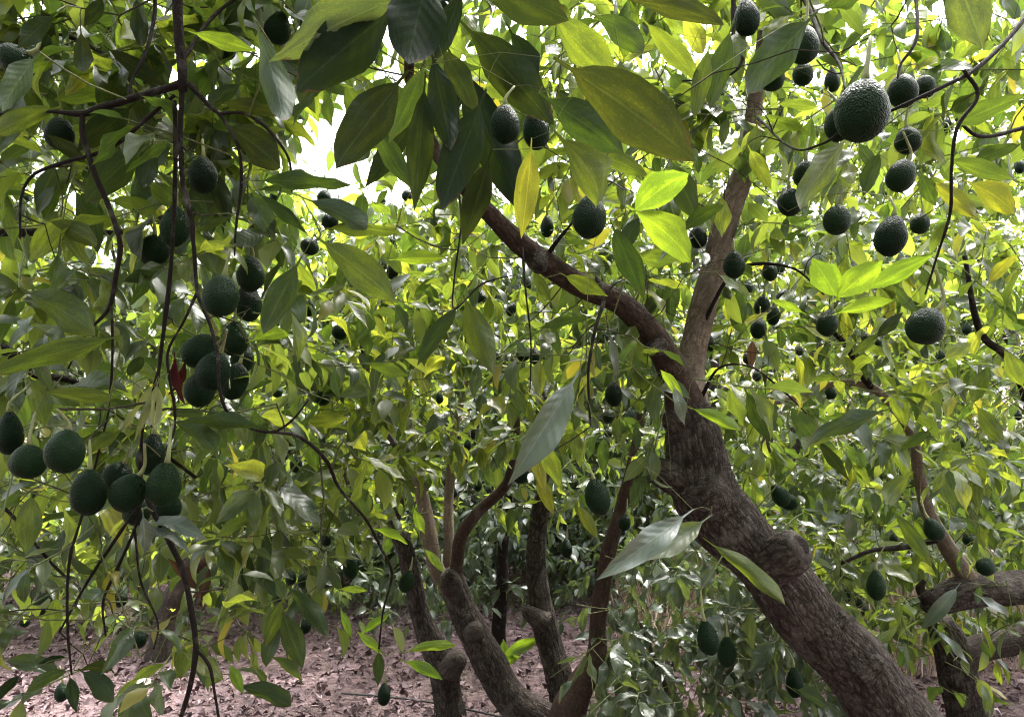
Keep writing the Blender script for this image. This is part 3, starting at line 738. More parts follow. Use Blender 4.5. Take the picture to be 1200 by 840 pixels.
# ------------------------------------------------------------------ orchard trees behind
BG = []
def bg_tree(x, y, h, r, n, label, skirt=0.6, lean=0.0, mat='bark', foliage='foliage', trunk_r=0.13, bright=0.0, low=0):
    b = gpoint(x, y)
    t = Tree('avocado_tree', label, b, 'orchard trees behind', foliage=foliage, far=True)
    fk = b + np.array([lean, 0.1, rng.uniform(0.7, 1.1)])
    t.limb('trunk', [b - [0, 0, .15], b + [lean * .4, 0, .45], fk], [trunk_r * 1.2, trunk_r, trunk_r * .85], mat, sides=14, step=0.08, rough=0.14)
    c = b + np.array([0, 0, (h + skirt) / 2])
    k = int(rng.integers(4, 6)); a0 = rng.uniform(0, 6.28)
    for i in range(k):
        a = a0 + i * 6.283 / k + rng.normal() * .2
        o = np.array([math.cos(a), math.sin(a), 0])
        e = c + o * r * .6 + np.array([0, 0, rng.uniform(-.05, .35) * h])
        t.limb('limb', [fk - [0, 0, .08], fk + o * r * .22 + [0, 0, .4], (fk + e) / 2 + [0, 0, .25] + o * .15, e], [trunk_r * .6, trunk_r * .48, trunk_r * .36, trunk_r * .16], mat, sides=9, step=0.12, rough=0.08)
    pts = []
    for _ in range(n):
        v = unit(rng.normal(size=3)); v[2] = v[2] * 1.0
        f = rng.uniform(0.5, 1.0) ** 0.5
        lump = 1 + 0.28 * noise.noise(Vector(v * 2.3) + Vector((x, y, 0)))
        p = c + v * np.array([r, r, (h - skirt) / 2]) * f * lump
        g = ground_z(p[0], p[1]) + 0.35
        if p[2] < g: p[2] = g + rng.uniform(0, .3)
        pts.append((np.linalg.norm(p - fk), p, v))
    for _ in range(low):                     # skirts of the crown that hang almost to the ground
        a = rng.uniform(0, 6.28); o = np.array([math.cos(a), math.sin(a), 0])
        p = b + o * r * rng.uniform(.55, 1.05)
        p[2] = ground_z(p[0], p[1]) + rng.uniform(.15, 1.3)
        pts.append((np.linalg.norm(p - fk), p, o))
    pts.sort(key=lambda q: q[0])
    for d, p, v in pts:
        t.attach(p, tip_r=0.003, thick=1.25)
        t.shoot(p, v * np.array([1, 1, .6]) + np.array([0, 0, .25]), int(rng.integers(8, 12)), 0.188, length=0.24, bright=bright)
    BG.append(t)
    return t
bg_tree(-6.0, 7.6, 6.6, 2.7, 1517, 'avocado tree standing far left behind the hanging boughs', .75, low=260)
bg_tree(-3.1, 8.6, 4.6, 2.2, 1314, 'low avocado tree behind the mulch at left', .7, lean=.3, trunk_r=.16, bright=.1, low=260)
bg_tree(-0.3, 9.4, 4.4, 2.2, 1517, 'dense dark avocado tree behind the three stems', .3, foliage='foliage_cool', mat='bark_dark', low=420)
bg_tree(2.6, 8.9, 6.8, 2.6, 1719, 'tall avocado tree behind the fork of the leaning trunk', .4, bright=.15, low=420)
bg_tree(6.2, 7.8, 7.0, 2.9, 1719, 'avocado tree behind the crooked limbs at right', .45, bright=.15, low=420)
bg_tree(-5.4, 12.8, 6.6, 2.8, 1113, 'farther avocado tree in the row beyond the mulch, left of the gap', .4, bright=.1, low=350)
bg_tree(-2.0, 13.6, 5.0, 2.6, 1214, 'farther avocado tree low under the bright sky gap', .4, bright=.2, low=350)
bg_tree(1.4, 13.4, 7.6, 2.8, 1314, 'bright avocado tree up the bank behind the arched limb', .4, bright=.25, low=250)
bg_tree(5.0, 12.8, 7.0, 2.9, 1314, 'bright avocado tree on the bank behind the pale upright limb', .4, bright=.25, low=250)
bg_tree(9.4, 12.6, 7.0, 3.0, 1113, 'avocado tree on the bank at the far right', .5, bright=.2)
bg_tree(3.6, 18.0, 7.0, 3.0, 808, 'avocado tree high on the bank, middle of the back row', .6, bright=.25)
bg_tree(8.6, 18.5, 7.0, 3.2, 808, 'avocado tree high on the bank, right end of the back row', .6, bright=.25)
bg_tree(-10.0, 13.5, 8.0, 3.2, 910, 'avocado tree far behind at the left edge', .5, low=250)
bg_tree(0.0, 19.0, 6.0, 3.0, 707, 'avocado tree at the back, left end of the back row', .4, bright=.2)

# unseen trees added behind and beside the viewer to shade the foreground
bg_tree(2.6, -2.8, 6.0, 2.5, 1144, 'unseen avocado tree added behind the viewer on the right for shade', .7)
bg_tree(-2.2, -3.2, 6.0, 2.5, 1144, 'unseen avocado tree added behind the viewer on the left for shade', .7)
bg_tree(0.3, -6.0, 7.0, 2.9, 1144, 'unseen avocado tree added farther back behind the viewer for shade', .4, low=250)
bg_tree(-5.8, -2.6, 6.5, 2.7, 880, 'unseen avocado tree added back left of the viewer for shade', .4, low=200)
bg_tree(6.0, -3.0, 6.5, 2.7, 880, 'unseen avocado tree added back right of the viewer for shade', .4, low=200)
bg_tree(-5.6, 2.2, 6.0, 2.4, 607, 'unseen avocado tree added left of the viewer for shade', .7)
bg_tree(5.8, 1.6, 6.0, 2.6, 607, 'unseen avocado tree added right of the viewer for shade', .7)

# dark thin trunk and a leaning trunk further back
eb, ed = gpx(586, 768)
E = Tree('avocado_tree', 'thin dark trunk standing between the left and middle stems', eb, far=True, single=300, foliage='foliage_cool')
E.pxlimb('trunk', [(586, 775, ed, 22), (585, 735, ed, 17), (587, 690, ed, 15), (592, 620, ed, 12), (600, 540, ed, 9)], 'bark_dark', sides=14, step=0.05, rough=0.14)
fb, fd = gpx(186, 772)
F = Tree('avocado_tree', 'short pale trunk rising from the mulch behind the hanging left boughs', fb, far=True, single=300)
F.pxlimb('trunk', [(182, 785, fd, 32), (188, 745, fd, 26), (200, 705, fd, 24), (218, 672, fd, 22), (228, 650, fd, 16)], 'bark', sides=20, step=0.04, rough=0.16)
F.pxlimb('limb', [(222, 668, fd, 16), (245, 652, fd, 14), (270, 640, fd, 10), (292, 625, fd, 8), (320, 560, fd, 5)], 'bark_red', sides=12, step=0.05, rough=0.1)
F.pxlimb('limb', [(224, 660, fd, 15), (205, 610, fd, 11), (190, 560, fd, 8), (150, 500, fd, 5)], 'bark', sides=12, step=0.05, rough=0.1)

# ------------------------------------------------------------------ leafy shoots of the near trees
def zone(t, x0, y0, x1, y1, d0, d1, n, size, bright=0.0, nl=(6, 10), avoid=None):
    pts = []
    for _ in range(n):
        d = rng.uniform(d0, d1)
        p = P(rng.uniform(x0, x1), rng.uniform(y0, y1), d)
        if p[2] < ground_z(p[0], p[1]) + 0.3: continue
        dist = np.min(np.linalg.norm(t.nodes - p, axis=1))
        pts.append((dist, p))
    pts.sort(key=lambda q: q[0])
    for dist, p in pts:
        t.attach(p, thick=0.8)
        v = rng.normal(size=3) * [1, 1, .6] + [0, 0, -.1]
        t.shoot(p, v, int(rng.integers(*nl)), size, length=0.16 + .1 * rng.random(), bright=bright)

zone(L, -60, -60, 350, 130, 1.7, 3.8, 190, .16)
zone(L, -60, 100, 340, 330, 1.8, 4.0, 150, .155, .08)
zone(L, -60, 320, 430, 580, 1.9, 4.0, 180, .15, .15)
zone(L, -40, 560, 420, 690, 2.2, 3.8, 60, .145, .2)
zone(L, 180, 640, 400, 800, 2.2, 3.2, 14, .15, .25)
zone(L, -20, 560, 330, 790, 1.6, 2.0, 16, .11, .15)
zone(L, 0, 120, 340, 560, 1.55, 1.9, 26, .125, .05)
zone(M, 290, -60, 470, 110, 1.6, 2.8, 34, .17)
zone(L, 300, 100, 480, 260, 2.6, 4.0, 22, .15, .1)
zone(M, 560, -60, 1220, 60, 2.6, 4.4, 70, .155, .2)
zone(L, 0, 610, 420, 730, 2.6, 4.2, 40, .14, .25)
zone(E, 400, 640, 560, 735, ed - .6, ed + .8, 50, .13)
zone(S, 720, 680, 960, 800, 3.6, 5.0, 60, .14)
zone(Dt, 330, 250, 520, 640, 3.0, 5.6, 170, .15, .25)
zone(C, 430, 230, 790, 540, 2.9, 5.8, 330, .145, .25)
zone(C, 480, 480, 720, 600, 4.0, 5.4, 50, .15, .1)
zone(M, 520, -60, 1230, 160, 1.9, 4.4, 290, .155, .15)
zone(M, 520, 120, 1230, 330, 2.4, 4.8, 230, .145, .25)
zone(M, 640, 300, 900, 480, 2.0, 3.2, 44, .145, .15)
zone(R, 860, 290, 1260, 560, 2.7, 5.2, 260, .145, .25)
zone(R, 860, 540, 1260, 740, 3.0, 5.6, 210, .14, .05)
zone(R, 930, 640, 1230, 760, 4.2, 5.8, 70, .14)
zone(R, 1040, 700, 1220, 800, 3.0, 3.6, 16, .13, 0)
zone(S, 690, 640, 980, 850, 2.7, 4.6, 190, .135)
zone(E, 430, 570, 780, 715, ed - .2, ed + 2.0, 190, .14)
zone(E, 330, 570, 480, 690, ed - .2, ed + 2.0, 60, .145, .1)
zone(F, -40, 460, 380, 690, fd - .6, fd + 1.6, 190, .15, .3)
zone(F, -40, 560, 400, 715, fd + .2, fd + 1.8, 100, .15, .3)
def bare(t, x0, y0, x1, y1, d0, d1, n):
    for _ in range(n):
        p = P(rng.uniform(x0, x1), rng.uniform(y0, y1), rng.uniform(d0, d1))
        if p[2] > ground_z(p[0], p[1]) + .3: t.attach(p, green=rng.random() < .3, thick=.7, sag=rng.uniform(-.25, .15))
bare(L, -20, -20, 350, 320, 1.5, 2.6, 110)
bare(L, -20, 320, 420, 760, 1.6, 2.8, 90)
bare(M, 450, -20, 1220, 300, 1.5, 3.0, 110)
bare(M, 600, 300, 960, 560, 1.9, 2.8, 35)
bare(C, 430, 260, 760, 600, 3.2, 5.0, 60)
bare(R, 860, 320, 1220, 800, 2.8, 4.2, 80)
# the crowns go on above the frame and keep the light off the nearest leaves
def overhead(t, x0, x1, y0, y1, h0, h1, n):
    pts = []
    for _ in range(n):
        x, y = rng.uniform(x0, x1), rng.uniform(y0, y1)
        pts.append(np.array([x, y, max(2.6, 1.65 + 0.62 * y) + rng.uniform(h0, h1)]))
    pts.sort(key=lambda p: np.min(np.linalg.norm(t.nodes - p, axis=1)))
    for p in pts:
        t.attach(p, thick=0.8)
        t.shoot(p, rng.normal(size=3) * [1, 1, .4], 9, .18)
overhead(M, -0.8, 1.8, -2.4, 3.2, .35, 1.6, 480)
overhead(M, 1.6, 3.4, -1.6, 1.4, .35, 1.6, 150)
overhead(L, -3.2, -0.3, -2.0, 3.8, .35, 1.6, 380)
# ------------------------------------------------------------------ avocados: px, py, width, height, tree, tilt, label
FRUIT = [
 # left, upper
 (326, 33, 35, 40, 'L', 10, 'dark avocado at the top, touching the big grey leaf'),
 (17, 70, 40, 34, 'L', 60, 'avocado half hidden by a grey leaf at the upper left edge'),
 (70, 157, 34, 38, 'L', 0, 'round dark avocado just below the upper left side branch'),
 (238, 205, 37, 43, 'L', 0, 'single avocado on a pale stalk right of the hanging bough'),
 (205, 265, 37, 49, 'L', 0, 'upper one of two avocados touching on the left hanging bough'),
 (180, 294, 36, 37, 'L', 0, 'lower rounder one of two avocados touching on the left bough'),
 (265, 58, 24, 26, 'L', 0, 'avocado in shade behind a leaf right of the left bough top'),
 (31, 229, 11, 16, 'L', 0, 'tiny avocado against the light at the upper left edge'),
 (323, 230, 15, 18, 'L', 0, 'small avocado left of the bright sky gap'),
 (380, 231, 17, 18, 'L', 20, 'small dark avocado under the bright sky gap'),
 (387, 260, 21, 20, 'L', 40, 'dark avocado tucked between two pale leaves below the sky gap'),
 (363, 289, 23, 20, 'L', 40, 'dark avocado behind the long leaf right of the left boughs'),
 # left cluster of nine
 (259, 347, 44, 50, 'L', 5, 'large pebbly avocado at the top left of the nine-fruit cluster'),
 (291, 355, 34, 43, 'L', -6, 'avocado with pale stalk at the top right of the nine-fruit cluster'),
 (294, 321, 35, 42, 'L', 0, 'highest avocado of the nine-fruit cluster, behind two others'),
 (234, 411, 39, 44, 'L', 40, 'avocado beside the red dead leaf, above its tip'),
 (275, 397, 36, 42, 'L', 0, 'avocado in the middle of the nine-fruit cluster'),
 (284, 418, 30, 40, 'L', 0, 'avocado at the right flank of the nine-fruit cluster'),
 (250, 435, 41, 47, 'L', 20, 'frontmost avocado of the nine-fruit cluster, crossed by a twig'),
 (234, 456, 37, 42, 'L', 10, 'avocado at the lower left of the nine-fruit cluster'),
 (275, 447, 33, 44, 'L', 12, 'avocado at the lower right of the nine-fruit cluster'),
 # left edge trio and lower left bunch
 (11, 507, 33, 52, 'L', 0, 'avocado cut by the left frame edge, beside two others'),
 (33, 541, 42, 40, 'L', 0, 'round avocado lowest of the trio at the left edge'),
 (76, 529, 46, 51, 'L', 4, 'large avocado at the right of the trio at the left edge'),
 (177, 532, 35, 50, 'L', 8, 'topmost avocado of the low left bunch'),
 (137, 558, 34, 36, 'L', 30, 'avocado at the back of the low left bunch'),
 (104, 577, 42, 54, 'L', 0, 'avocado at the left end of the low left bunch'),
 (150, 577, 42, 47, 'L', 30, 'front middle avocado of the low left bunch'),
 (192, 567, 42, 52, 'L', 8, 'large avocado at the right end of the low left bunch'),
 (160, 600, 32, 32, 'L', 0, 'lowest avocado of the low left bunch'),
 (196, 594, 34, 32, 'L', 0, 'avocado peeking out under the right end of the low left bunch'),
 (362, 361, 16, 20, 'L', 0, 'small avocado right of the nine-fruit cluster among leaves'),
 (398, 389, 20, 18, 'L', 40, 'small avocado under a pale leaf right of the nine-fruit cluster'),
 (325, 458, 14, 17, 'L', 0, 'small greenish avocado right of the lower nine-fruit cluster'),
 (378, 467, 19, 17, 'L', 0, 'small avocado on the curved twig right of the nine-fruit cluster'),
 (347, 544, 16, 20, 'L', 0, 'small avocado hanging alone under the curved twig'),
 (51, 708, 23, 27, 'L', 0, 'avocado over the mulch at the lower left'),
 (141, 701, 18, 21, 'L', 0, 'small avocado low between thin dark twigs'),
 (163, 749, 18, 20, 'L', 0, 'small round avocado over the mulch left of the dark bough'),
 (72, 811, 17, 21, 'L', 0, 'lowest avocado at the left, on thin twigs over the mulch'),
 (29, 728, 12, 13, 'L', 0, 'pale young avocado near the lower left edge'),
 (367, 622, 10, 14, 'L', 0, 'left smaller one of a small pair right of the lower left leaves'),
 (382, 631, 14, 18, 'L', 0, 'right larger one of a small pair right of the lower left leaves'),
 (341, 677, 14, 18, 'L', 0, 'left one of two small avocados touching above the mulch'),
 (355, 680, 14, 18, 'L', 0, 'right one of two small avocados touching above the mulch'),
 (327, 698, 11, 15, 'L', 0, 'small avocado just below the two touching small ones'),
 (357, 734, 16, 17, 'L', 0, 'small dark avocado beside a drooping leaf above the mulch'),
 (323, 826, 9, 10, 'L', 0, 'tiny avocado at the bottom edge over the mulch'),
 # top centre
 (592, 145, 39, 47, 'M', 0, 'left one of the dark pair among the big top leaves'),
 (628, 153, 35, 45, 'M', -8, 'right one of the dark pair among the big top leaves'),
 (691, 254, 43, 51, 'M', 4, 'avocado hanging on a long stalk above the arched limb'),
 (641, 265, 18, 27, 'M', 0, 'small greenish avocado beside the arched limb'),
 (447, 235, 12, 14, 'C', 0, 'left one of two tiny far avocados under the sky gap'),
 (477, 229, 13, 14, 'C', 20, 'right one of two tiny far avocados under the sky gap'),
 (536, 113, 15, 27, 'M', 0, 'pale narrow avocado between the hanging top leaves'),
 (523, 5, 20, 22, 'M', 0, 'avocado cut by the top edge among the dark leaves'),
 # top right
 (875, 20, 33, 48, 'M', 0, 'avocado at the top edge above the pale upright limb'),
 (942, 53, 38, 46, 'M', 10, 'dark avocado partly behind a long green leaf at the top'),
 (905, 92, 30, 31, 'M', 0, 'avocado below the long green leaf at the top'),
 (941, 87, 25, 28, 'M', 0, 'small round avocado beneath the dark one by the long leaf'),
 (975, 94, 20, 29, 'M', 0, 'small avocado left of the biggest round one'),
 (1010, 130, 65, 73, 'M', 8, 'biggest avocado, nearly black and round, at the upper right'),
 (982, 147, 32, 40, 'M', 0, 'avocado mostly hidden behind the biggest round one'),
 (1058, 107, 36, 39, 'M', 0, 'larger one of a pair right of the biggest round avocado'),
 (1084, 102, 25, 28, 'M', 0, 'smaller one of a pair right of the biggest round avocado'),
 (1064, 165, 31, 32, 'M', 0, 'round avocado below the pair at the upper right'),
 (1056, 206, 34, 40, 'M', 25, 'tilted avocado second below the pair at the upper right'),
 (1044, 276, 41, 49, 'M', 10, 'large avocado with a pale leafy stalk at the right'),
 (1078, 262, 23, 26, 'M', 15, 'small avocado right of the large one with leafy stalk'),
 (981, 258, 33, 35, 'M', 0, 'round avocado left of the large one with leafy stalk'),
 (926, 237, 31, 33, 'M', 0, 'avocado behind the tip of a hanging narrow leaf'),
 (945, 205, 31, 33, 'M', 0, 'avocado behind the upper part of a hanging narrow leaf'),
 (1110, 147, 14, 20, 'M', 0, 'small pale avocado by the curly hanging twig'),
 (1195, 195, 13, 17, 'M', 0, 'small avocado at the right frame edge, upper part'),
 (818, 278, 23, 27, 'M', 0, 'avocado just left of the pale upright limb'),
 # right middle
 (860, 310, 27, 33, 'M', 0, 'avocado right against the pale upright limb'),
 (902, 318, 19, 24, 'M', 0, 'left larger one of a small pair right of the upright limb'),
 (914, 313, 13, 20, 'M', 0, 'right smaller one of a small pair right of the upright limb'),
 (893, 358, 19, 25, 'M', 10, 'upper left one of four small clustered avocados right of the limb'),
 (906, 369, 18, 25, 'M', 5, 'middle one of four small clustered avocados right of the limb'),
 (918, 347, 16, 18, 'M', 30, 'upper right one of four small clustered avocados right of the limb'),
 (889, 385, 20, 25, 'M', 10, 'lowest one of four small clustered avocados right of the limb'),
 (877, 336, 12, 15, 'M', 0, 'tiny dark avocado under the pair right of the upright limb'),
 (970, 378, 27, 33, 'M', 15, 'avocado beneath the bright green leaves at right'),
 (1085, 382, 44, 46, 'R', 35, 'large tilted avocado at the end of the curly hanging twig'),
 (1102, 417, 12, 16, 'R', 0, 'small avocado under the large tilted one'),
 (1133, 385, 12, 14, 'R', 0, 'small avocado right of the large tilted one'),
 (833, 402, 11, 20, 'R', 0, 'small narrow avocado touching the upright limb above the fork'),
 (877, 419, 14, 17, 'R', 0, 'dark small avocado beside a dry brown leaf'),
 (887, 440, 12, 14, 'R', 0, 'small avocado below the dry brown leaf'),
 (937, 411, 10, 11, 'R', 0, 'tiny avocado midway between the fork and the tilted large one'),
 (1014, 395, 10, 13, 'R', 0, 'left one of two tiny avocados left of the tilted large one'),
 (1029, 400, 9, 11, 'R', 0, 'right one of two tiny avocados left of the tilted large one'),
 (973, 461, 15, 15, 'R', 0, 'small dark avocado on the thin limb behind the fork'),
 (1193, 487, 9, 11, 'R', 0, 'tiny avocado at the right edge, middle height'),
 (1124, 518, 13, 17, 'R', 0, 'small dark avocado right of the pale crooked limb'),
 (847, 534, 12, 13, 'R', 0, 'small dark avocado close to the trunk below the fork'),
 # centre
 (447, 312, 14, 20, 'C', 20, 'left one of a small touching pair, upper centre left'),
 (460, 317, 16, 22, 'C', 0, 'right one of a small touching pair, upper centre left'),
 (458, 283, 11, 11, 'C', 0, 'tiny avocado above the small touching pair'),
 (564, 348, 14, 17, 'C', 0, 'small avocado between two hanging leaves in the centre'),
 (600, 362, 14, 18, 'C', 25, 'small tilted avocado under the arched limb'),
 (619, 332, 12, 17, 'C', 0, 'small avocado close under the arched limb tip'),
 (613, 415, 17, 18, 'C', 0, 'left one of a dark far pair in the centre'),
 (627, 417, 15, 22, 'C', 0, 'right one of a dark far pair in the centre'),
 (582, 417, 10, 11, 'C', 0, 'tiny avocado left of the dark far pair'),
 (780, 408, 22, 27, 'M', 0, 'avocado hanging against the arched limb near the fork'),
 (706, 395, 16, 15, 'M', 0, 'small greyish avocado under the arched limb middle'),
 (719, 462, 22, 29, 'M', 0, 'pale-lit avocado highest of the small group left of the fork'),
 (713, 488, 15, 17, 'M', 0, 'avocado right under the highest one left of the fork'),
 (738, 487, 13, 19, 'M', 10, 'left one of two narrow avocados left of the trunk'),
 (750, 496, 12, 18, 'M', 0, 'right one of two narrow avocados left of the trunk'),
 (713, 507, 11, 11, 'M', 0, 'tiny avocado lowest of the small group left of the fork'),
 (651, 492, 22, 29, 'M', 20, 'avocado tucked behind the silvery hanging leaf'),
 (609, 552, 22, 30, 'C', 0, 'dark avocado below the tip of the silvery leaf'),
 (548, 521, 10, 13, 'C', 0, 'tiny pale avocado in the centre above the stems'),
 (515, 466, 11, 14, 'C', 0, 'tiny avocado in the centre left under bright leaves'),
 (700, 582, 32, 43, 'M', -12, 'large dark avocado hanging above the slender reddish stem'),
 (732, 612, 16, 20, 'M', 10, 'small avocado beside the slender reddish stem'),
 (664, 642, 15, 23, 'M', 0, 'pale small avocado between the middle and reddish stems'),
 (525, 565, 12, 13, 'C', 0, 'upper tiny avocado above the left stem fork'),
 (532, 577, 9, 12, 'C', 0, 'lower tiny avocado above the left stem fork'),
 (560, 569, 11, 14, 'C', 0, 'tiny avocado near the curved red branch'),
 (477, 681, 20, 27, 'L', 15, 'avocado hanging before the leaning left stem'),
 (411, 667, 18, 23, 'L', 0, 'avocado in front of the dark foliage, left of the stems'),
 (450, 813, 17, 26, 'L', 0, 'avocado on the lowest twig in front of the mulch, bottom centre'),
 # lower right
 (914, 580, 22, 30, 'M', -35, 'left one of a touching pair behind the leaning trunk'),
 (924, 588, 20, 22, 'M', -60, 'right one of a touching pair behind the leaning trunk'),
 (1094, 620, 25, 29, 'R', -25, 'avocado in front of the upright stem of the crooked limb'),
 (1134, 631, 13, 17, 'R', 0, 'small avocado right of the stem on the crooked limb'),
 (1155, 664, 22, 21, 'R', 40, 'avocado resting just above the crooked limb'),
 (1027, 685, 25, 36, 'R', 0, 'pear-shaped avocado hanging between the trunk and the crooked limb'),
 (992, 697, 12, 16, 'R', 0, 'small avocado right beside the leaning trunk'),
 (1007, 706, 9, 12, 'R', 0, 'tiny avocado between the trunk and the pear-shaped one'),
 (1014, 716, 10, 11, 'R', 0, 'tiny round avocado below the pear-shaped one'),
 (1009, 658, 9, 12, 'R', 0, 'tiny avocado above the pear-shaped one'),
 (1047, 631, 10, 11, 'R', 0, 'tiny dark avocado above right of the pear-shaped one'),
 (829, 747, 28, 41, 'M', -10, 'left one of the pair hanging left of the lower trunk'),
 (852, 763, 25, 37, 'M', 0, 'right one of the pair hanging left of the lower trunk'),
 (931, 799, 22, 35, 'M', 0, 'avocado on a long thin stalk in front of the lower trunk'),
 (1048, 812, 9, 13, 'R', 0, 'tiny avocado low at the right over the straw'),
]
def fruit_mesh(seed, pear):
    nu, nv = 84, 60
    V = []
    for i in range(nv + 1):
        t = i / nv                       # 0 bottom .. 1 top
        th = math.pi * t
        z = -math.cos(th)
        r = math.sin(th) * (1 - pear * 0.30 * (t ** 1.6) - 0.02)
        if t > 0.5: r *= 1 - pear * 0.10 * math.sin((t - 0.5) * 2 * math.pi) 
        for j in range(nu):
            a = 2 * math.pi * j / nu
            q = Vector((r * math.cos(a), r * math.sin(a), z))
            low = 1 + 0.05 * noise.noise(q * 1.4 + Vector((seed * 5, 0, 0)))
            dd_ = noise.voronoi(q * 13 + Vector((seed, seed, 0)))[0][0]
            d = 0.030 * (0.5 - dd_) + 0.010 * noise.noise(q * 22)
            q = q * (low + d)
            V.append((q.x * 0.5, q.y * 0.5, q.z * 0.5))
    T = []
    for i in range(nv):
        for j in range(nu):
            a = i * nu + j; b = i * nu + (j + 1) % nu; c = a + nu; d = b + nu
            if i > 0: T.append((a, b, d))
            if i < nv - 1: T.append((a, d, c))
    return mesh_from('avocado', np.array(V), np.array(T), MAT['fruit'])
FM = [fruit_mesh(1, 0.6), fruit_mesh(2, 1.0), fruit_mesh(3, 0.35), fruit_mesh(4, 0.8)]
TK = {'L': L, 'M': M, 'C': C, 'R': R}
KEEP = []          # (px, py, rx, ry, depth) view kept open in front of fruit
cluster_shift = {}
placed = []
for n, (px, py, w, h, tk, tilt, lab) in enumerate(FRUIT):
    dia = 0.0665
    d = dia * FPX / w
    if w < 12: d = min(d, 4.6 + 0.4 * rng.random())
    dia = w * d / FPX
    c = P(px, py, d)
    # fruit of one bunch hang side by side, not inside each other
    for it in range(14):
        hit = False
        for (c2, r2) in placed:
            gap = np.linalg.norm(c - c2) - 0.86 * (dia / 2 + r2)
            if gap < 0:
                d += 0.012; c = P(px, py, d); hit = True
        if not hit: break
    dia = w * d / FPX
    hh = h * d / FPX
    placed.append((c, dia / 2))
    ratio = h / w
    me = FM[2] if ratio < 1.14 else FM[int(rng.integers(0, 4))] if ratio < 1.35 else FM[1]
    o = link('avocado', me, None, c)
    rot = Euler((rng.uniform(-.15, .15), math.radians(-tilt), rng.uniform(0, 6.28)), 'XYZ')
    rm = Matrix.Rotation(math.radians(tilt), 3, 'Y') @ Matrix.Rotation(rng.uniform(-.12, .12), 3, 'X') @ Matrix.Rotation(rng.uniform(0, 6.28), 3, 'Z')
    o.rotation_euler = rm.to_euler()
    o.scale = (dia, dia, hh)
    o['label'] = lab; o['category'] = 'avocado'; o['group'] = 'avocados hanging on the trees'
    KEEP.append((px, py, w / 2, h / 2, d))
    # stalk
    topdir = np.array(rm @ Vector((0, 0, 1)))
    top = c + topdir * hh * 0.47
    slen = rng.uniform(0.035, 0.085) * (1.0 if w > 20 else 1.3)
    e = top + np.array([rng.normal() * .012, rng.normal() * .02, slen])
    pts, rad = catmull([top, top + topdir * slen * .35, e], [0.0062, 0.0034, 0.0024], 0.012)
    V, T, B = tube_arrays(pts, rad, 6)
    so = link('stalk', mesh_from('stalk', V - c, T, MAT['stalk']), o)
    RS = rm.to_4x4() @ Matrix.Diagonal((dia, dia, hh, 1))
    so.matrix_parent_inverse = RS.inverted()
    TK[tk].attach(e, green=(rng.random() < .6), tip_r=max(0.0022, 0.0008 * d), thick=0.6 + .15 * d)

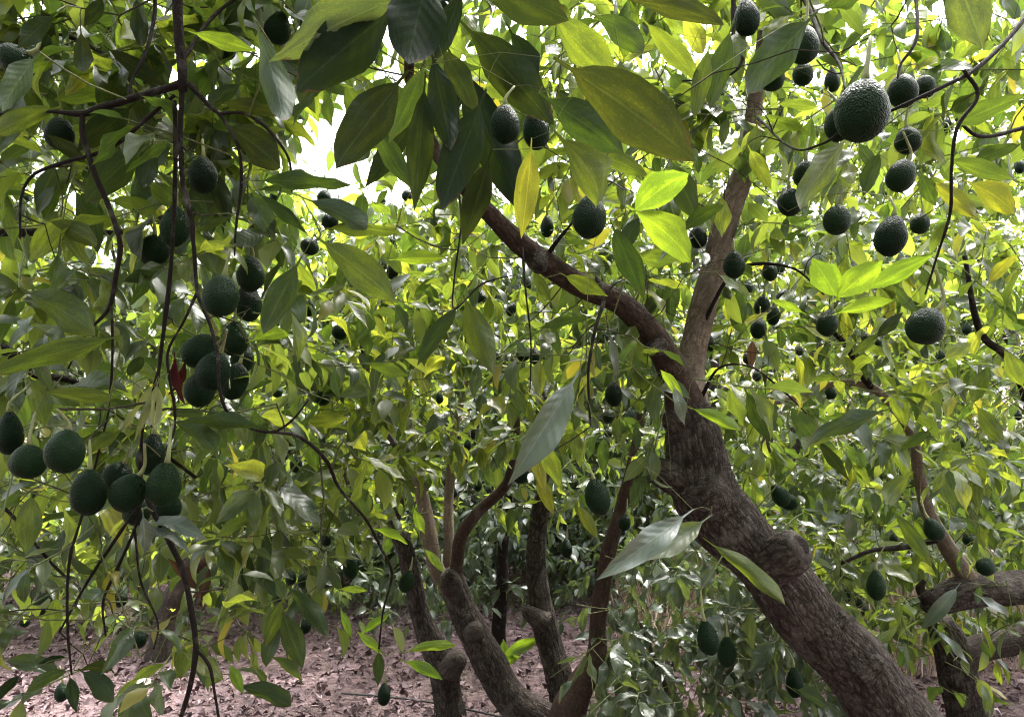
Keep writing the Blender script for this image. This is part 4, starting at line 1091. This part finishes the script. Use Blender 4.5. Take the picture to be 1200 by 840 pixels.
# ------------------------------------------------------------------ large leaves one by one
def H(t, rows):
    for r in rows:
        t.heroleaf(*r[0], **r[1])
def hl(x0, y0, x1, y1, d=1.2, dt=None, w=.38, m='dark', roll=0.0, under=True, v=None):
    return (((x0, y0), (x1, y1), d, d if dt is None else dt), dict(w=w, mat=m, roll=roll, under=under, variant=v))
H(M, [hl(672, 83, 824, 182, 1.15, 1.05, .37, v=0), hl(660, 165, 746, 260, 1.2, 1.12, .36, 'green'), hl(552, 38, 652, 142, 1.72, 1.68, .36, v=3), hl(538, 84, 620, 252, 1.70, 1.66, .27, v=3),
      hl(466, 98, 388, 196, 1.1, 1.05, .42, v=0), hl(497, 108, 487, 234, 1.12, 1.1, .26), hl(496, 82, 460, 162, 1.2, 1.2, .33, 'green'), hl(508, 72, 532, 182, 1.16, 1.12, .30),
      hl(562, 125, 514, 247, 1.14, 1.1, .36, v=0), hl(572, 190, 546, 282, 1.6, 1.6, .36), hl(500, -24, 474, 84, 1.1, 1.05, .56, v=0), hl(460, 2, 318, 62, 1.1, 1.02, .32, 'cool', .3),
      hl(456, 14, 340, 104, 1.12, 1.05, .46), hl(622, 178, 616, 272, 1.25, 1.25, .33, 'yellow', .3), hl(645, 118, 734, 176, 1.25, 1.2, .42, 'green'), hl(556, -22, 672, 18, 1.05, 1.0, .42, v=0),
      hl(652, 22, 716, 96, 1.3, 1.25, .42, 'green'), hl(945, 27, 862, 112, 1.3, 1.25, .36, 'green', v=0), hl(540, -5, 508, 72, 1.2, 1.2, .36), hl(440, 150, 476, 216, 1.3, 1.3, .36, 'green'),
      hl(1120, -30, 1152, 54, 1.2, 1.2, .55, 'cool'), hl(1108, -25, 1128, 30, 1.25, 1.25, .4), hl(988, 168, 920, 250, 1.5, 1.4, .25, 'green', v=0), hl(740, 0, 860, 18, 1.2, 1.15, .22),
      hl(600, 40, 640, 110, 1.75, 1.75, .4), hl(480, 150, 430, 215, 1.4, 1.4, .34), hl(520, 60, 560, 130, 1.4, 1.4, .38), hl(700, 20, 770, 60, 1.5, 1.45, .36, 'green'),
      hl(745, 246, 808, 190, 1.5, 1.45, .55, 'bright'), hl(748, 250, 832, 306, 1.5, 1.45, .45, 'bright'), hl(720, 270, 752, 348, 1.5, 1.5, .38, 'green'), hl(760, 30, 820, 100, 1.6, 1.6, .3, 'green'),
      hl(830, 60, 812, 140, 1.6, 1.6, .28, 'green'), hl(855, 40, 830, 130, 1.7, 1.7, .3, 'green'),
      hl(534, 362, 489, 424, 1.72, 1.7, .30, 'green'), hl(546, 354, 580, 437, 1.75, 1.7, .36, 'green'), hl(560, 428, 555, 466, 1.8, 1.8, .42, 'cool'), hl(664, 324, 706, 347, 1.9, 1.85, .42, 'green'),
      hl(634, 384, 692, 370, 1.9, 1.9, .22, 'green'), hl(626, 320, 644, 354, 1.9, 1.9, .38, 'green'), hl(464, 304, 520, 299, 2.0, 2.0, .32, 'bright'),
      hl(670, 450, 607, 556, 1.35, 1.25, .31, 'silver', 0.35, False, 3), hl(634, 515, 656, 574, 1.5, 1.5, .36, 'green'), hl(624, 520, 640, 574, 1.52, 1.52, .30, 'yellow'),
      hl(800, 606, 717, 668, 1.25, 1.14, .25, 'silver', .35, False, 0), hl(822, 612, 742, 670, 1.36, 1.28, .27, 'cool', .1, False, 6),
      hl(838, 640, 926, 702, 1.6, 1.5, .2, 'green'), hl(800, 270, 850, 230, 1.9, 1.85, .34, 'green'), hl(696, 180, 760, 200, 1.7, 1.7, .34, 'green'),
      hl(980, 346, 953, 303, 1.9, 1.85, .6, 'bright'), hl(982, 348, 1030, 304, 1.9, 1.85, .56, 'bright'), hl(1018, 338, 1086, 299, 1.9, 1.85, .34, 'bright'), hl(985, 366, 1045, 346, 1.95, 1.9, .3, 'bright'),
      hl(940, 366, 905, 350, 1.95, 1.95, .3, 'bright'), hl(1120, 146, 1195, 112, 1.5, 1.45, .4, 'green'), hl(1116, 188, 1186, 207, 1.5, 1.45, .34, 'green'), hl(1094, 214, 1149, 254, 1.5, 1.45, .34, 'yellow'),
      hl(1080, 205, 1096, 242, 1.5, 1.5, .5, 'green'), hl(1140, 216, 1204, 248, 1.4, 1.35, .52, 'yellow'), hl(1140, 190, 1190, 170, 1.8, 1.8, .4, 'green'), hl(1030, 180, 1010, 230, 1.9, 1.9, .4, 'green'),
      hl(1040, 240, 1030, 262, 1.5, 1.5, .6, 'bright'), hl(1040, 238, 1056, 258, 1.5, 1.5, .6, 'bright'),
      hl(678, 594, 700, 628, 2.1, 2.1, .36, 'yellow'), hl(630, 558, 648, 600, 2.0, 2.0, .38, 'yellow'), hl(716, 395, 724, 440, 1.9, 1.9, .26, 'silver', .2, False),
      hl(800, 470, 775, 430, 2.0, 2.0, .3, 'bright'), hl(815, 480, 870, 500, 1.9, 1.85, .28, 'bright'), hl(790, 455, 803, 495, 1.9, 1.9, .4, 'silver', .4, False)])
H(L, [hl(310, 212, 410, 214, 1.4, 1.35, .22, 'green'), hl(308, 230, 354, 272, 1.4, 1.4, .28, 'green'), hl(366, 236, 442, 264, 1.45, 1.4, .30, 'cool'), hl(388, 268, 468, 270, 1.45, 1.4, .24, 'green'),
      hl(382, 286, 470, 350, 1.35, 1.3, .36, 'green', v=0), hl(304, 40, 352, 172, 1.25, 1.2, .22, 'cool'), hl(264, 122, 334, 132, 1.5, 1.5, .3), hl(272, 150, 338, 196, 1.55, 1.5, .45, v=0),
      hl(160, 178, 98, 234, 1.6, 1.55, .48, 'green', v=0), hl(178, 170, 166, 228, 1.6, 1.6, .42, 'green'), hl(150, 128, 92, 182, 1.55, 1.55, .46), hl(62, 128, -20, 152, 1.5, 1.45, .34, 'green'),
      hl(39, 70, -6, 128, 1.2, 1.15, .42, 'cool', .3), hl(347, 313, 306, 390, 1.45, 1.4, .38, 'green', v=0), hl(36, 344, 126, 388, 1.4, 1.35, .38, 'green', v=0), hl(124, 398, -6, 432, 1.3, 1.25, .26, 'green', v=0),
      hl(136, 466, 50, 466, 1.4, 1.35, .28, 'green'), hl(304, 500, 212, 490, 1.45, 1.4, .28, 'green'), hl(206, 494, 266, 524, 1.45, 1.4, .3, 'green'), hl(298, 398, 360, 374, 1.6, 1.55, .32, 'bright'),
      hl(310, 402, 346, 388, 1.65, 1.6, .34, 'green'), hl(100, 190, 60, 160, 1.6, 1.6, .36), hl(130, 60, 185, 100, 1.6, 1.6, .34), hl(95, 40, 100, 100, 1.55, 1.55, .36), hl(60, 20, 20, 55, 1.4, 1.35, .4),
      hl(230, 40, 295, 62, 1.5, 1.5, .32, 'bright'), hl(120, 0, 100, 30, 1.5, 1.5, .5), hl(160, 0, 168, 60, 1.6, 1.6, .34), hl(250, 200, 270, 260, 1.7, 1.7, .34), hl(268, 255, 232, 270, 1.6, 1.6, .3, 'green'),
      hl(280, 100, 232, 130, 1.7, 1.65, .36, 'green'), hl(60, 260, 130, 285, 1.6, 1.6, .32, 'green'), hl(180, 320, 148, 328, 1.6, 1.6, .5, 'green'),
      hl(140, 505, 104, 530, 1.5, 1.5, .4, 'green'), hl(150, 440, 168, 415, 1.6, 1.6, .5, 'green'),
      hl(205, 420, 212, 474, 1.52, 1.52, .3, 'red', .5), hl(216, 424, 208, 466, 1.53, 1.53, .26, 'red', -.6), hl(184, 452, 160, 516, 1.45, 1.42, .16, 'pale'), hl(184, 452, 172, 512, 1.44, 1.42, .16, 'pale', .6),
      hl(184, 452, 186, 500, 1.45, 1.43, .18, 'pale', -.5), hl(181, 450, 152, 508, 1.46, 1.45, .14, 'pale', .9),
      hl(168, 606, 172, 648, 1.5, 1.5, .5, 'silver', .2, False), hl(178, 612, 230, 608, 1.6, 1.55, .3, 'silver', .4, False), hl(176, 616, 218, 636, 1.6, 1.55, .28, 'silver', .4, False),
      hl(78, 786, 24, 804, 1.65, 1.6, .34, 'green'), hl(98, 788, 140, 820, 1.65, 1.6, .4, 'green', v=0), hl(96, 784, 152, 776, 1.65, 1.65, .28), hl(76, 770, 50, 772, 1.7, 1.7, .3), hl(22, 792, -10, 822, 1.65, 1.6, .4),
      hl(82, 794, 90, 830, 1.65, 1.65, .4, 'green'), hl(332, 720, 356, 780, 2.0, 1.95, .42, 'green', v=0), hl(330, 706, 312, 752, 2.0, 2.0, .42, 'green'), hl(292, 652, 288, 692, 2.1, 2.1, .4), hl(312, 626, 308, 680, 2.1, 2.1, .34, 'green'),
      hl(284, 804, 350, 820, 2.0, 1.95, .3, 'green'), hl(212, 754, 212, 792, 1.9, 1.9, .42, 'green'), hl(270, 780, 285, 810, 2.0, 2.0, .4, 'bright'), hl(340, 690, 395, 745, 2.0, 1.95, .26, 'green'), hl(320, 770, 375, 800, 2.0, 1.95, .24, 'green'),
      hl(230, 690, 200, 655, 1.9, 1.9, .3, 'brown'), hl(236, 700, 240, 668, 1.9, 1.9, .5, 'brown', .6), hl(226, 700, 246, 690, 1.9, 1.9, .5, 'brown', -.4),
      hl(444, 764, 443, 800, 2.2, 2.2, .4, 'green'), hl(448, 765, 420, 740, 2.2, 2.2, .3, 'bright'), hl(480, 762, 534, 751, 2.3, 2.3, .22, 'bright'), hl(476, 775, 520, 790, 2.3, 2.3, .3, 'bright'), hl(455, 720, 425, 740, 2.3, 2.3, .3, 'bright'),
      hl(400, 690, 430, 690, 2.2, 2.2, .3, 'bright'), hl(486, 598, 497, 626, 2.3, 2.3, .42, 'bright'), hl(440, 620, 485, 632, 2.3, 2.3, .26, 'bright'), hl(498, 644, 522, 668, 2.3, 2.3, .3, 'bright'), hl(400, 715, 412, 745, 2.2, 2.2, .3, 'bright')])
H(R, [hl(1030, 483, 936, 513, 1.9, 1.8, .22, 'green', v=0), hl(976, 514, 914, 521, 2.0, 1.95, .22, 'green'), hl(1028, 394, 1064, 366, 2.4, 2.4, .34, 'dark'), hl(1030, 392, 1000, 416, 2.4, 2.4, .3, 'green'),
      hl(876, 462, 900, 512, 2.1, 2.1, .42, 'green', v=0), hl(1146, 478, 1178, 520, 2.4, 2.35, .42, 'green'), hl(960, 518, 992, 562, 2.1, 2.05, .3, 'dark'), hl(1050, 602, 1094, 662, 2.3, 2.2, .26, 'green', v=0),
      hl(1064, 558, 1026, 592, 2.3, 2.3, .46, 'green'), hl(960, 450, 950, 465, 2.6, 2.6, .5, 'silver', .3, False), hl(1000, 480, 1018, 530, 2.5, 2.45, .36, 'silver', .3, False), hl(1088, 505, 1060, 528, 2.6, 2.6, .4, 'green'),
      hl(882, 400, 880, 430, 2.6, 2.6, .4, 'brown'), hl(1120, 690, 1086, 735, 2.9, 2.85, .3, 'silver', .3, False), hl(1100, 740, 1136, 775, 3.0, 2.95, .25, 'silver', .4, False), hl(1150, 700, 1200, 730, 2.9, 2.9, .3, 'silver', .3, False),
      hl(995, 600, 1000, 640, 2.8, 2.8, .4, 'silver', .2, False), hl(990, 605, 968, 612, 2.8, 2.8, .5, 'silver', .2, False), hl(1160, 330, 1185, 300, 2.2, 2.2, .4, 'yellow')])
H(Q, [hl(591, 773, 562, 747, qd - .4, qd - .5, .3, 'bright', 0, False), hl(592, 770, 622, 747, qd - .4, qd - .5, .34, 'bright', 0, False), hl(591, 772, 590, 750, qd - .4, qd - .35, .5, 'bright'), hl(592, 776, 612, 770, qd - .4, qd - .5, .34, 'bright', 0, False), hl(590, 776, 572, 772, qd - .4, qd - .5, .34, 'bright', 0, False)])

# ------------------------------------------------------------------ thin out leaves that would hide fruit and limbs, open the sky gap
CELL = 4
GW, GH = 300, 210
clear = np.zeros((GH, GW)); prob = np.zeros((GH, GW))
def mark(px, py, rx, ry, d, pr):
    x0, x1 = int(max(0, (px - rx) // CELL)), int(min(GW - 1, (px + rx) // CELL))
    y0, y1 = int(max(0, (py - ry) // CELL)), int(min(GH - 1, (py + ry) // CELL))
    for yy in range(y0, y1 + 1):
        for xx in range(x0, x1 + 1):
            if ((xx * CELL + 2 - px) / (rx + 2)) ** 2 + ((yy * CELL + 2 - py) / (ry + 2)) ** 2 <= 1:
                if d > clear[yy, xx]: clear[yy, xx] = d
                prob[yy, xx] = max(prob[yy, xx], pr)
for (px, py, rx, ry, d) in KEEP: mark(px, py, rx, ry, d, 0.93)
def mark_path(rows, d, pr):
    for (x0, y0, w0), (x1, y1, w1) in zip(rows[:-1], rows[1:]):
        n = int(math.hypot(x1 - x0, y1 - y0) / 6) + 1
        for k in range(n + 1):
            f = k / n
            w = (w0 + (w1 - w0) * f) / 2 * .85
            mark(x0 + (x1 - x0) * f, y0 + (y1 - y0) * f, w, w, d, pr)
mark_path([(1050, 838, 84), (936, 702, 74), (877, 641, 84), (846, 600, 78), (812, 530, 74), (800, 480, 50)], 2.5, .96)
mark_path([(800, 455, 44), (770, 400, 38), (735, 362, 37), (690, 335, 34), (652, 312, 30), (612, 282, 26), (575, 250, 23)], 2.35, .8)
mark_path([(806, 455, 44), (813, 400, 37), (826, 335, 37), (846, 270, 34), (864, 222, 26)], 2.6, .85)
mark_path([(603, 825, 60), (574, 782, 54), (552, 738, 48), (538, 700, 46), (513, 665, 28), (500, 618, 26), (491, 570, 23)], cd, .9)
mark_path([(537, 655, 22), (541, 627, 22), (562, 598, 20), (588, 574, 18)], cd, .9)
mark_path([(655, 790, 42), (640, 742, 39), (631, 655, 31), (633, 605, 27)], cd + .2, .9)
mark_path([(668, 825, 40), (697, 768, 24), (706, 690, 19), (729, 588, 15)], cd - .1, .9)
mark_path([(527, 830, 40), (521, 782, 44), (503, 750, 35), (485, 680, 26)], dd, .9)
mark_path([(1130, 830, 50), (1115, 760, 46), (1200, 750, 36)], rd, .8)
mark_path([(1200, 690, 46), (1118, 698, 46), (1090, 705, 34)], rd - .3, .85)
mark_path([(1130, 680, 26), (1086, 595, 20), (1069, 512, 15), (1018, 453, 12)], rd - .4, .75)
mark_path([(188, 745, 34), (205, 690, 32), (228, 655, 24)], fd, .8)
mark(385, 185, 32, 42, 60, .84); mark(430, 218, 50, 20, 60, .6)   # sky seen through the crowns
mark(1108, 10, 14, 10, 60, .9); mark(230, 800, 190, 60, 4.3, .45); mark(100, 760, 90, 40, 4.0, .4); mark(390, 770, 60, 60, 4.2, .55); mark(440, 730, 60, 50, 4.2, .5)
mark(590, 680, 130, 100, 4.2, .72)                                    # dark hollow between the stems
for (sx, sy, sr) in ((135, 235, 14), (20, 20, 8), (120, 300, 18), (225, 75, 9), (300, 62, 8), (570, 30, 8), (610, 35, 7), (700, 60, 9), (715, 140, 8), (820, 30, 10), (960, 90, 8), (1095, 15, 14), (825, 60, 9), (80, 240, 12), (690, 80, 10), (760, 120, 8)):
    mark(sx, sy, sr, sr * .8, 60, .8)

for _ in range(50):
    sx = rng.uniform(0, 1200); sy = 250 * rng.random() ** 1.3; sr = rng.uniform(3, 6)
    mark(sx, sy, sr, sr, 60, .95)
tot = 0
for t in TREES:
    t.leaves = np.vstack(t.leaves) if t.leaves else np.zeros((0, 15))
    if not len(t.leaves): continue
    P5 = leaf_points(t.leaves)        # n,5,3
    px, py, dp = proj(P5)
    gx = (px // CELL).astype(int); gy = (py // CELL).astype(int)
    ok = (gx >= 0) & (gx < GW) & (gy >= 0) & (gy < GH) & (dp > .05)
    gx = np.clip(gx, 0, GW - 1); gy = np.clip(gy, 0, GH - 1)
    front = ok & (dp < clear[gy, gx])
    pr = np.where(front, prob[gy, gx], 0).max(axis=1)
    near = (dp.min(axis=1) < 1.0) & ok.any(axis=1)
    keep = (rng.random(len(pr)) >= pr) & ~near
    t.leaves = t.leaves[keep]
    tot += len(t.leaves)
print('leaves', tot)

# which leaves show most: a coarse depth buffer over all trees
recs = []
for ti, t in enumerate(TREES):
    if not len(t.leaves): continue
    P5 = leaf_points(t.leaves)
    px, py, dp = proj(P5)
    gx = (px // 5).astype(int); gy = (py // 5).astype(int)
    ok = (gx >= 0) & (gx < 240) & (gy >= 0) & (gy < 168) & (dp > .05)
    idx = np.repeat(np.arange(len(t.leaves))[:, None], 5, 1)
    recs.append(np.stack([np.full(ok.sum(), ti), idx[ok], (gy * 240 + gx)[ok], dp[ok]], -1))
recs = np.vstack(recs)
recs = recs[np.lexsort((recs[:, 3], recs[:, 2]))]
_, first = np.unique(recs[:, 2], return_index=True)
win = recs[first]
wins = [np.zeros(len(t.leaves)) for t in TREES]
for ti, li, _c, dp in win:
    t = TREES[int(ti)]
    wins[int(ti)][int(li)] += t.leaves[int(li), 12] / dp

def place_leaf(t, p, x, y, z, Ln, ws, mesh):
    o = bpy.data.objects.new('leaf', mesh)
    COL.objects.link(o)
    o.parent = t.root
    m = Matrix(((x[0] * Ln * ws, y[0] * Ln, z[0] * Ln, p[0] - t.base[0]), (x[1] * Ln * ws, y[1] * Ln, z[1] * Ln, p[1] - t.base[1]),
                (x[2] * Ln * ws, y[2] * Ln, z[2] * Ln, p[2] - t.base[2]), (0, 0, 0, 1)))
    o.matrix_basis = m
    return o
SINGLE = {}
def single_mesh(far, variant, mat, q):
    key = (far, variant, mat, q)
    if key not in SINGLE:
        V, U, T = (MID if far else HERO)[variant]
        SINGLE[key] = mesh_from('leaf', V, T, MAT[mat], {'luv': ('FLOAT_VECTOR', U), 'var': ('FLOAT', np.full(len(V), (q + .5) / 8))})
    return SINGLE[key]

for ti, t in enumerate(TREES):
    for (p, x, y, z, Ln, ws, v, mat) in t.hero:
        place_leaf(t, p, x, y, z, Ln, ws, hero_mesh(v, mat))
    if len(t.leaves):
        w = wins[ti]
        quota = max(0, t.single - len(t.hero))
        order = [i for i in np.argsort(-w)[:quota] if w[i] > 0]
        chosen = set(int(i) for i in order)
        for i in order:
            r = t.leaves[i]; p, x, y, z = r[0:3], r[3:6], r[6:9], r[9:12]; Ln, ws, var = r[12:15]
            n = len(MID) if t.far else len(HERO)
            place_leaf(t, p, x, y, z, Ln, ws, single_mesh(t.far, int(rng.integers(0, n)), t.foliage + ('_lite' if t.far else ''), min(7, int(var * 8))))
        mask = np.ones(len(t.leaves), bool); mask[list(chosen)] = False
        rest = t.leaves[mask]
        tmpl = (MID if not t.far else []) + FAR + TINY
        nm_ = len(tmpl) - 6
        lx, ly, ld = proj(rest[:, 0:3])
        seen = (lx > -60) & (lx < 1260) & (ly > -60) & (ly < 900) & (ld > 0)
        near_ = seen & (ld < 4.2) & (nm_ > 0)
        far_ = ~seen | (ld > 10.5)
        kind = np.where(near_, rng.integers(0, max(nm_, 1), len(rest)), nm_ + rng.integers(0, 3, len(rest)) + 3 * far_)
        VV, TT, UU, RR = [], [], [], []
        off = 0
        for k in range(len(tmpl)):
            sub = rest[kind == k]
            if not len(sub): continue
            V, U, T = tmpl[k]
            p, x, y, z = sub[:, 0:3], sub[:, 3:6], sub[:, 6:9], sub[:, 9:12]
            Ln, ws, var = sub[:, 12], sub[:, 13], sub[:, 14]
            W = p[:, None] + Ln[:, None, None] * (x[:, None] * (V[:, 0][None, :, None] * ws[:, None, None]) + y[:, None] * V[:, 1][None, :, None] + z[:, None] * V[:, 2][None, :, None])
            n, m = len(sub), len(V)
            VV.append(W.reshape(-1, 3)); UU.append(np.tile(U, (n, 1))); RR.append(np.repeat(var, m))
            TT.append((T[None] + (np.arange(n) * m)[:, None, None]).reshape(-1, 3) + off); off += n * m
        if VV:
            fo = link('foliage', mesh_from('foliage', np.vstack(VV) - t.base, np.vstack(TT), MAT[t.foliage + '_lite'], {'luv': ('FLOAT_VECTOR', np.vstack(UU)), 'var': ('FLOAT', np.concatenate(RR))}), t.root)
            fo['kind'] = 'stuff'
    for nm, tw, mat in (('twigs', t.twigs, 'twig'), ('green_twigs', t.gtwigs, 'twig_green')):
        if not tw: continue
        VV, TT, BB = [], [], []; off = 0
        if t.far:
            same = [w for w in tw if len(w[0]) == 4]
            Qs = np.array([w[0] for w in same]); Rs = np.array([w[1] for w in same])
            tg = np.gradient(Qs, axis=1); tg /= np.linalg.norm(tg, axis=2)[:, :, None] + 1e-9
            e1 = np.cross(tg, np.array([0.31, 0.22, 0.92])); e1 /= np.linalg.norm(e1, axis=2)[:, :, None] + 1e-9
            e2 = np.cross(tg, e1)
            an = np.arange(3) * 2.0944
            V = Qs[:, :, None] + Rs[:, :, None, None] * (e1[:, :, None] * np.cos(an)[:, None] + e2[:, :, None] * np.sin(an)[:, None])
            one = []
            for i in range(3):
                for j in range(3):
                    a_, b_ = i * 3 + j, i * 3 + (j + 1) % 3
                    one += [(a_, b_, b_ + 3), (a_, b_ + 3, a_ + 3)]
            VV.append(V.reshape(-1, 3)); BB.append(V.reshape(-1, 3)); TT.append((np.array(one)[None] + (np.arange(len(same)) * 12)[:, None, None]).reshape(-1, 3))
            tw = []
        for q, r in tw:
            V, T, B = tube_arrays(q, r, 3 if t.far else 5, cap=False)
            VV.append(V); TT.append(T + off); BB.append(B); off += len(V)
        to = link(nm, mesh_from(nm, np.vstack(VV) - t.base, np.vstack(TT), MAT[mat], {'buv': ('FLOAT_VECTOR', np.vstack(BB))}), t.root)
        to['kind'] = 'stuff'

# ------------------------------------------------------------------ ground cover
def scatter(name, label, cat, pts, tmpl, mat, size, tilt, up=False):
    n = len(pts)
    VV, TT, RR = [], [], []; off = 0
    kind = rng.integers(0, len(tmpl), n)
    for k in range(len(tmpl)):
        sel = pts[kind == k]
        if not len(sel): continue
        V, T = tmpl[k]
        m = len(sel)
        a = rng.uniform(0, 6.283, m)
        if up:
            y = np.stack([rng.normal(0, tilt, m), rng.normal(0, tilt, m), np.ones(m)], -1)
        else:
            y = np.stack([np.cos(a), np.sin(a), rng.normal(0, tilt, m)], -1)
        y /= np.linalg.norm(y, axis=1)[:, None]
        zz = np.stack([np.cos(a), np.sin(a), np.zeros(m)], -1) if up else np.stack([rng.normal(0, tilt, m), rng.normal(0, tilt, m), np.ones(m)], -1)
        zz -= y * (zz * y).sum(1)[:, None]; zz /= np.linalg.norm(zz, axis=1)[:, None]
        x = np.cross(y, zz)
        s = size[0] + (size[1] - size[0]) * rng.random(m) ** 2.2
        W = sel[:, None] + s[:, None, None] * (x[:, None] * V[:, 0][None, :, None] + y[:, None] * V[:, 1][None, :, None] + zz[:, None] * V[:, 2][None, :, None])
        VV.append(W.reshape(-1, 3)); TT.append((T[None] + (np.arange(m) * len(V))[:, None, None]).reshape(-1, 3) + off); off += m * len(V)
        RR.append(np.repeat(np.clip(rng.beta(1.8, 2.0, m), 0, 1), len(V)))
    o = link(name, mesh_from(name, np.vstack(VV), np.vstack(TT), mat, {'var': ('FLOAT', np.concatenate(RR))}))
    o['kind'] = 'stuff'; o['label'] = label; o['category'] = cat
    return o
def dry(curl, width, fold):
    V, U, T = tiny_leaf(fold, width * 1.25, curl * .18)
    V = V.copy(); V[1, 2] += .08 * curl; V[3, 2] += .05
    return V - [0, .5, 0], T
pts = []
while len(pts) < 46000:
    y = 2.6 + 11 * rng.random() ** 1.5
    x = rng.uniform(-0.75, 0.6) * (y + 1.5)
    if noise.noise(Vector((x * .8, y * .8, 9))) < -0.45 and rng.random() < .6: continue
    pts.append((x, y, ground_z(x, y) + 0.006 + 0.02 * rng.random()))
scatter('leaf_litter', 'pinkish brown dry leaf mulch covering the orchard floor', 'leaf litter', np.array(pts), [dry(1.3, .5, .6), dry(-1.8, .42, .5), dry(0.5, .36, .9), dry(2.4, .5, .3)], MAT['litter'], (.018, .085), .4)
BV = np.array([(-.008, 0, 0), (.008, 0, 0), (-.006, .5, .03), (.006, .5, .03), (0, 1, .14)]); BT = np.array([(0, 1, 3), (0, 3, 2), (2, 3, 4)])
pts = []
while len(pts) < 7000:
    y = rng.uniform(5.2, 10.5); x = rng.uniform(0.13, 0.85) * y
    if noise.noise(Vector((x * .9, y * .9, 3))) < -0.2: continue
    pts.append((x, y, ground_z(x, y) - .02))
scatter('dry_grass', 'pale pinkish dry straw standing behind the leaning trunk', 'dry grass', np.array(pts), [(BV, BT)], MAT['straw'], (.3, .85), .28, True)
GVv = BV * [1.6, 1, 1.6]
k_ = N('green_grass'); vr = k_.attr('var', 'Fac')
gm = k_.out(k_.principled(k_.mix(vr, (0.05, 0.10, 0.02), (0.11, 0.16, 0.04)), 0.6))
pts = []
for _ in range(70):
    cx, cy = rng.uniform(-4.5, .6), rng.uniform(6.5, 9.5)
    for _ in range(int(rng.integers(8, 30))):
        x, y = cx + rng.normal() * .12, cy + rng.normal() * .12
        pts.append((x, y, ground_z(x, y)))
scatter('green_grass', 'sparse green grass tufts at the back of the mulch', 'grass', np.array(pts), [(GVv, BT)], gm, (.08, .22), .35, True)

def stone(px, py, sz, label):
    p, d = gpx(px, py)
    V, T = [], []
    nu, nv = 14, 9
    for i in range(nv + 1):
        th = math.pi * i / nv
        for j in range(nu):
            a = 2 * math.pi * j / nu
            q = Vector((math.sin(th) * math.cos(a), math.sin(th) * math.sin(a), -math.cos(th)))
            m = max(abs(q.x), abs(q.y), abs(q.z))
            q = q / (m ** .45) * (1 + .3 * noise.noise(q * 1.3 + Vector((px, py, 0))) + .08 * noise.noise(q * 5))
            V.append((q.x * sz, q.y * sz * .8, q.z * sz * .7))
    for i in range(nv):
        for j in range(nu):
            a = i * nu + j; b = i * nu + (j + 1) % nu; c = a + nu; e = b + nu
            T += [(a, b, e), (a, e, c)]
    o = link('stone', mesh_from('stone', np.array(V), np.array(T), MAT['stone'], smooth=False), None, p + [0, 0, sz * .35])
    o['label'] = label; o['category'] = 'stone'; o['group'] = 'stones on the mulch'
stone(165, 806, .055, 'pale angular stone lying on the mulch beside the dark bough')
stone(113, 815, .03, 'small tan stone on the mulch at the lower left')
stone(20, 786, .03, 'little stone on the mulch near the left edge')

def hose(rows, label):
    pts = [gpx(*r)[0] + [0, 0, .03] for r in rows]
    p, r = catmull(pts, [.006] * len(pts), .05)
    V, T, B = tube_arrays(p, r, 8)
    o = link('irrigation_hose', mesh_from('irrigation_hose', V - p[0], T, MAT['hose']), None, p[0])
    o['label'] = label; o['category'] = 'hose'; o['group'] = 'irrigation hoses'
hose([(400, 818), (450, 822), (500, 828), (550, 838), (640, 858)], 'thin black irrigation hose on the mulch by the pale stump')
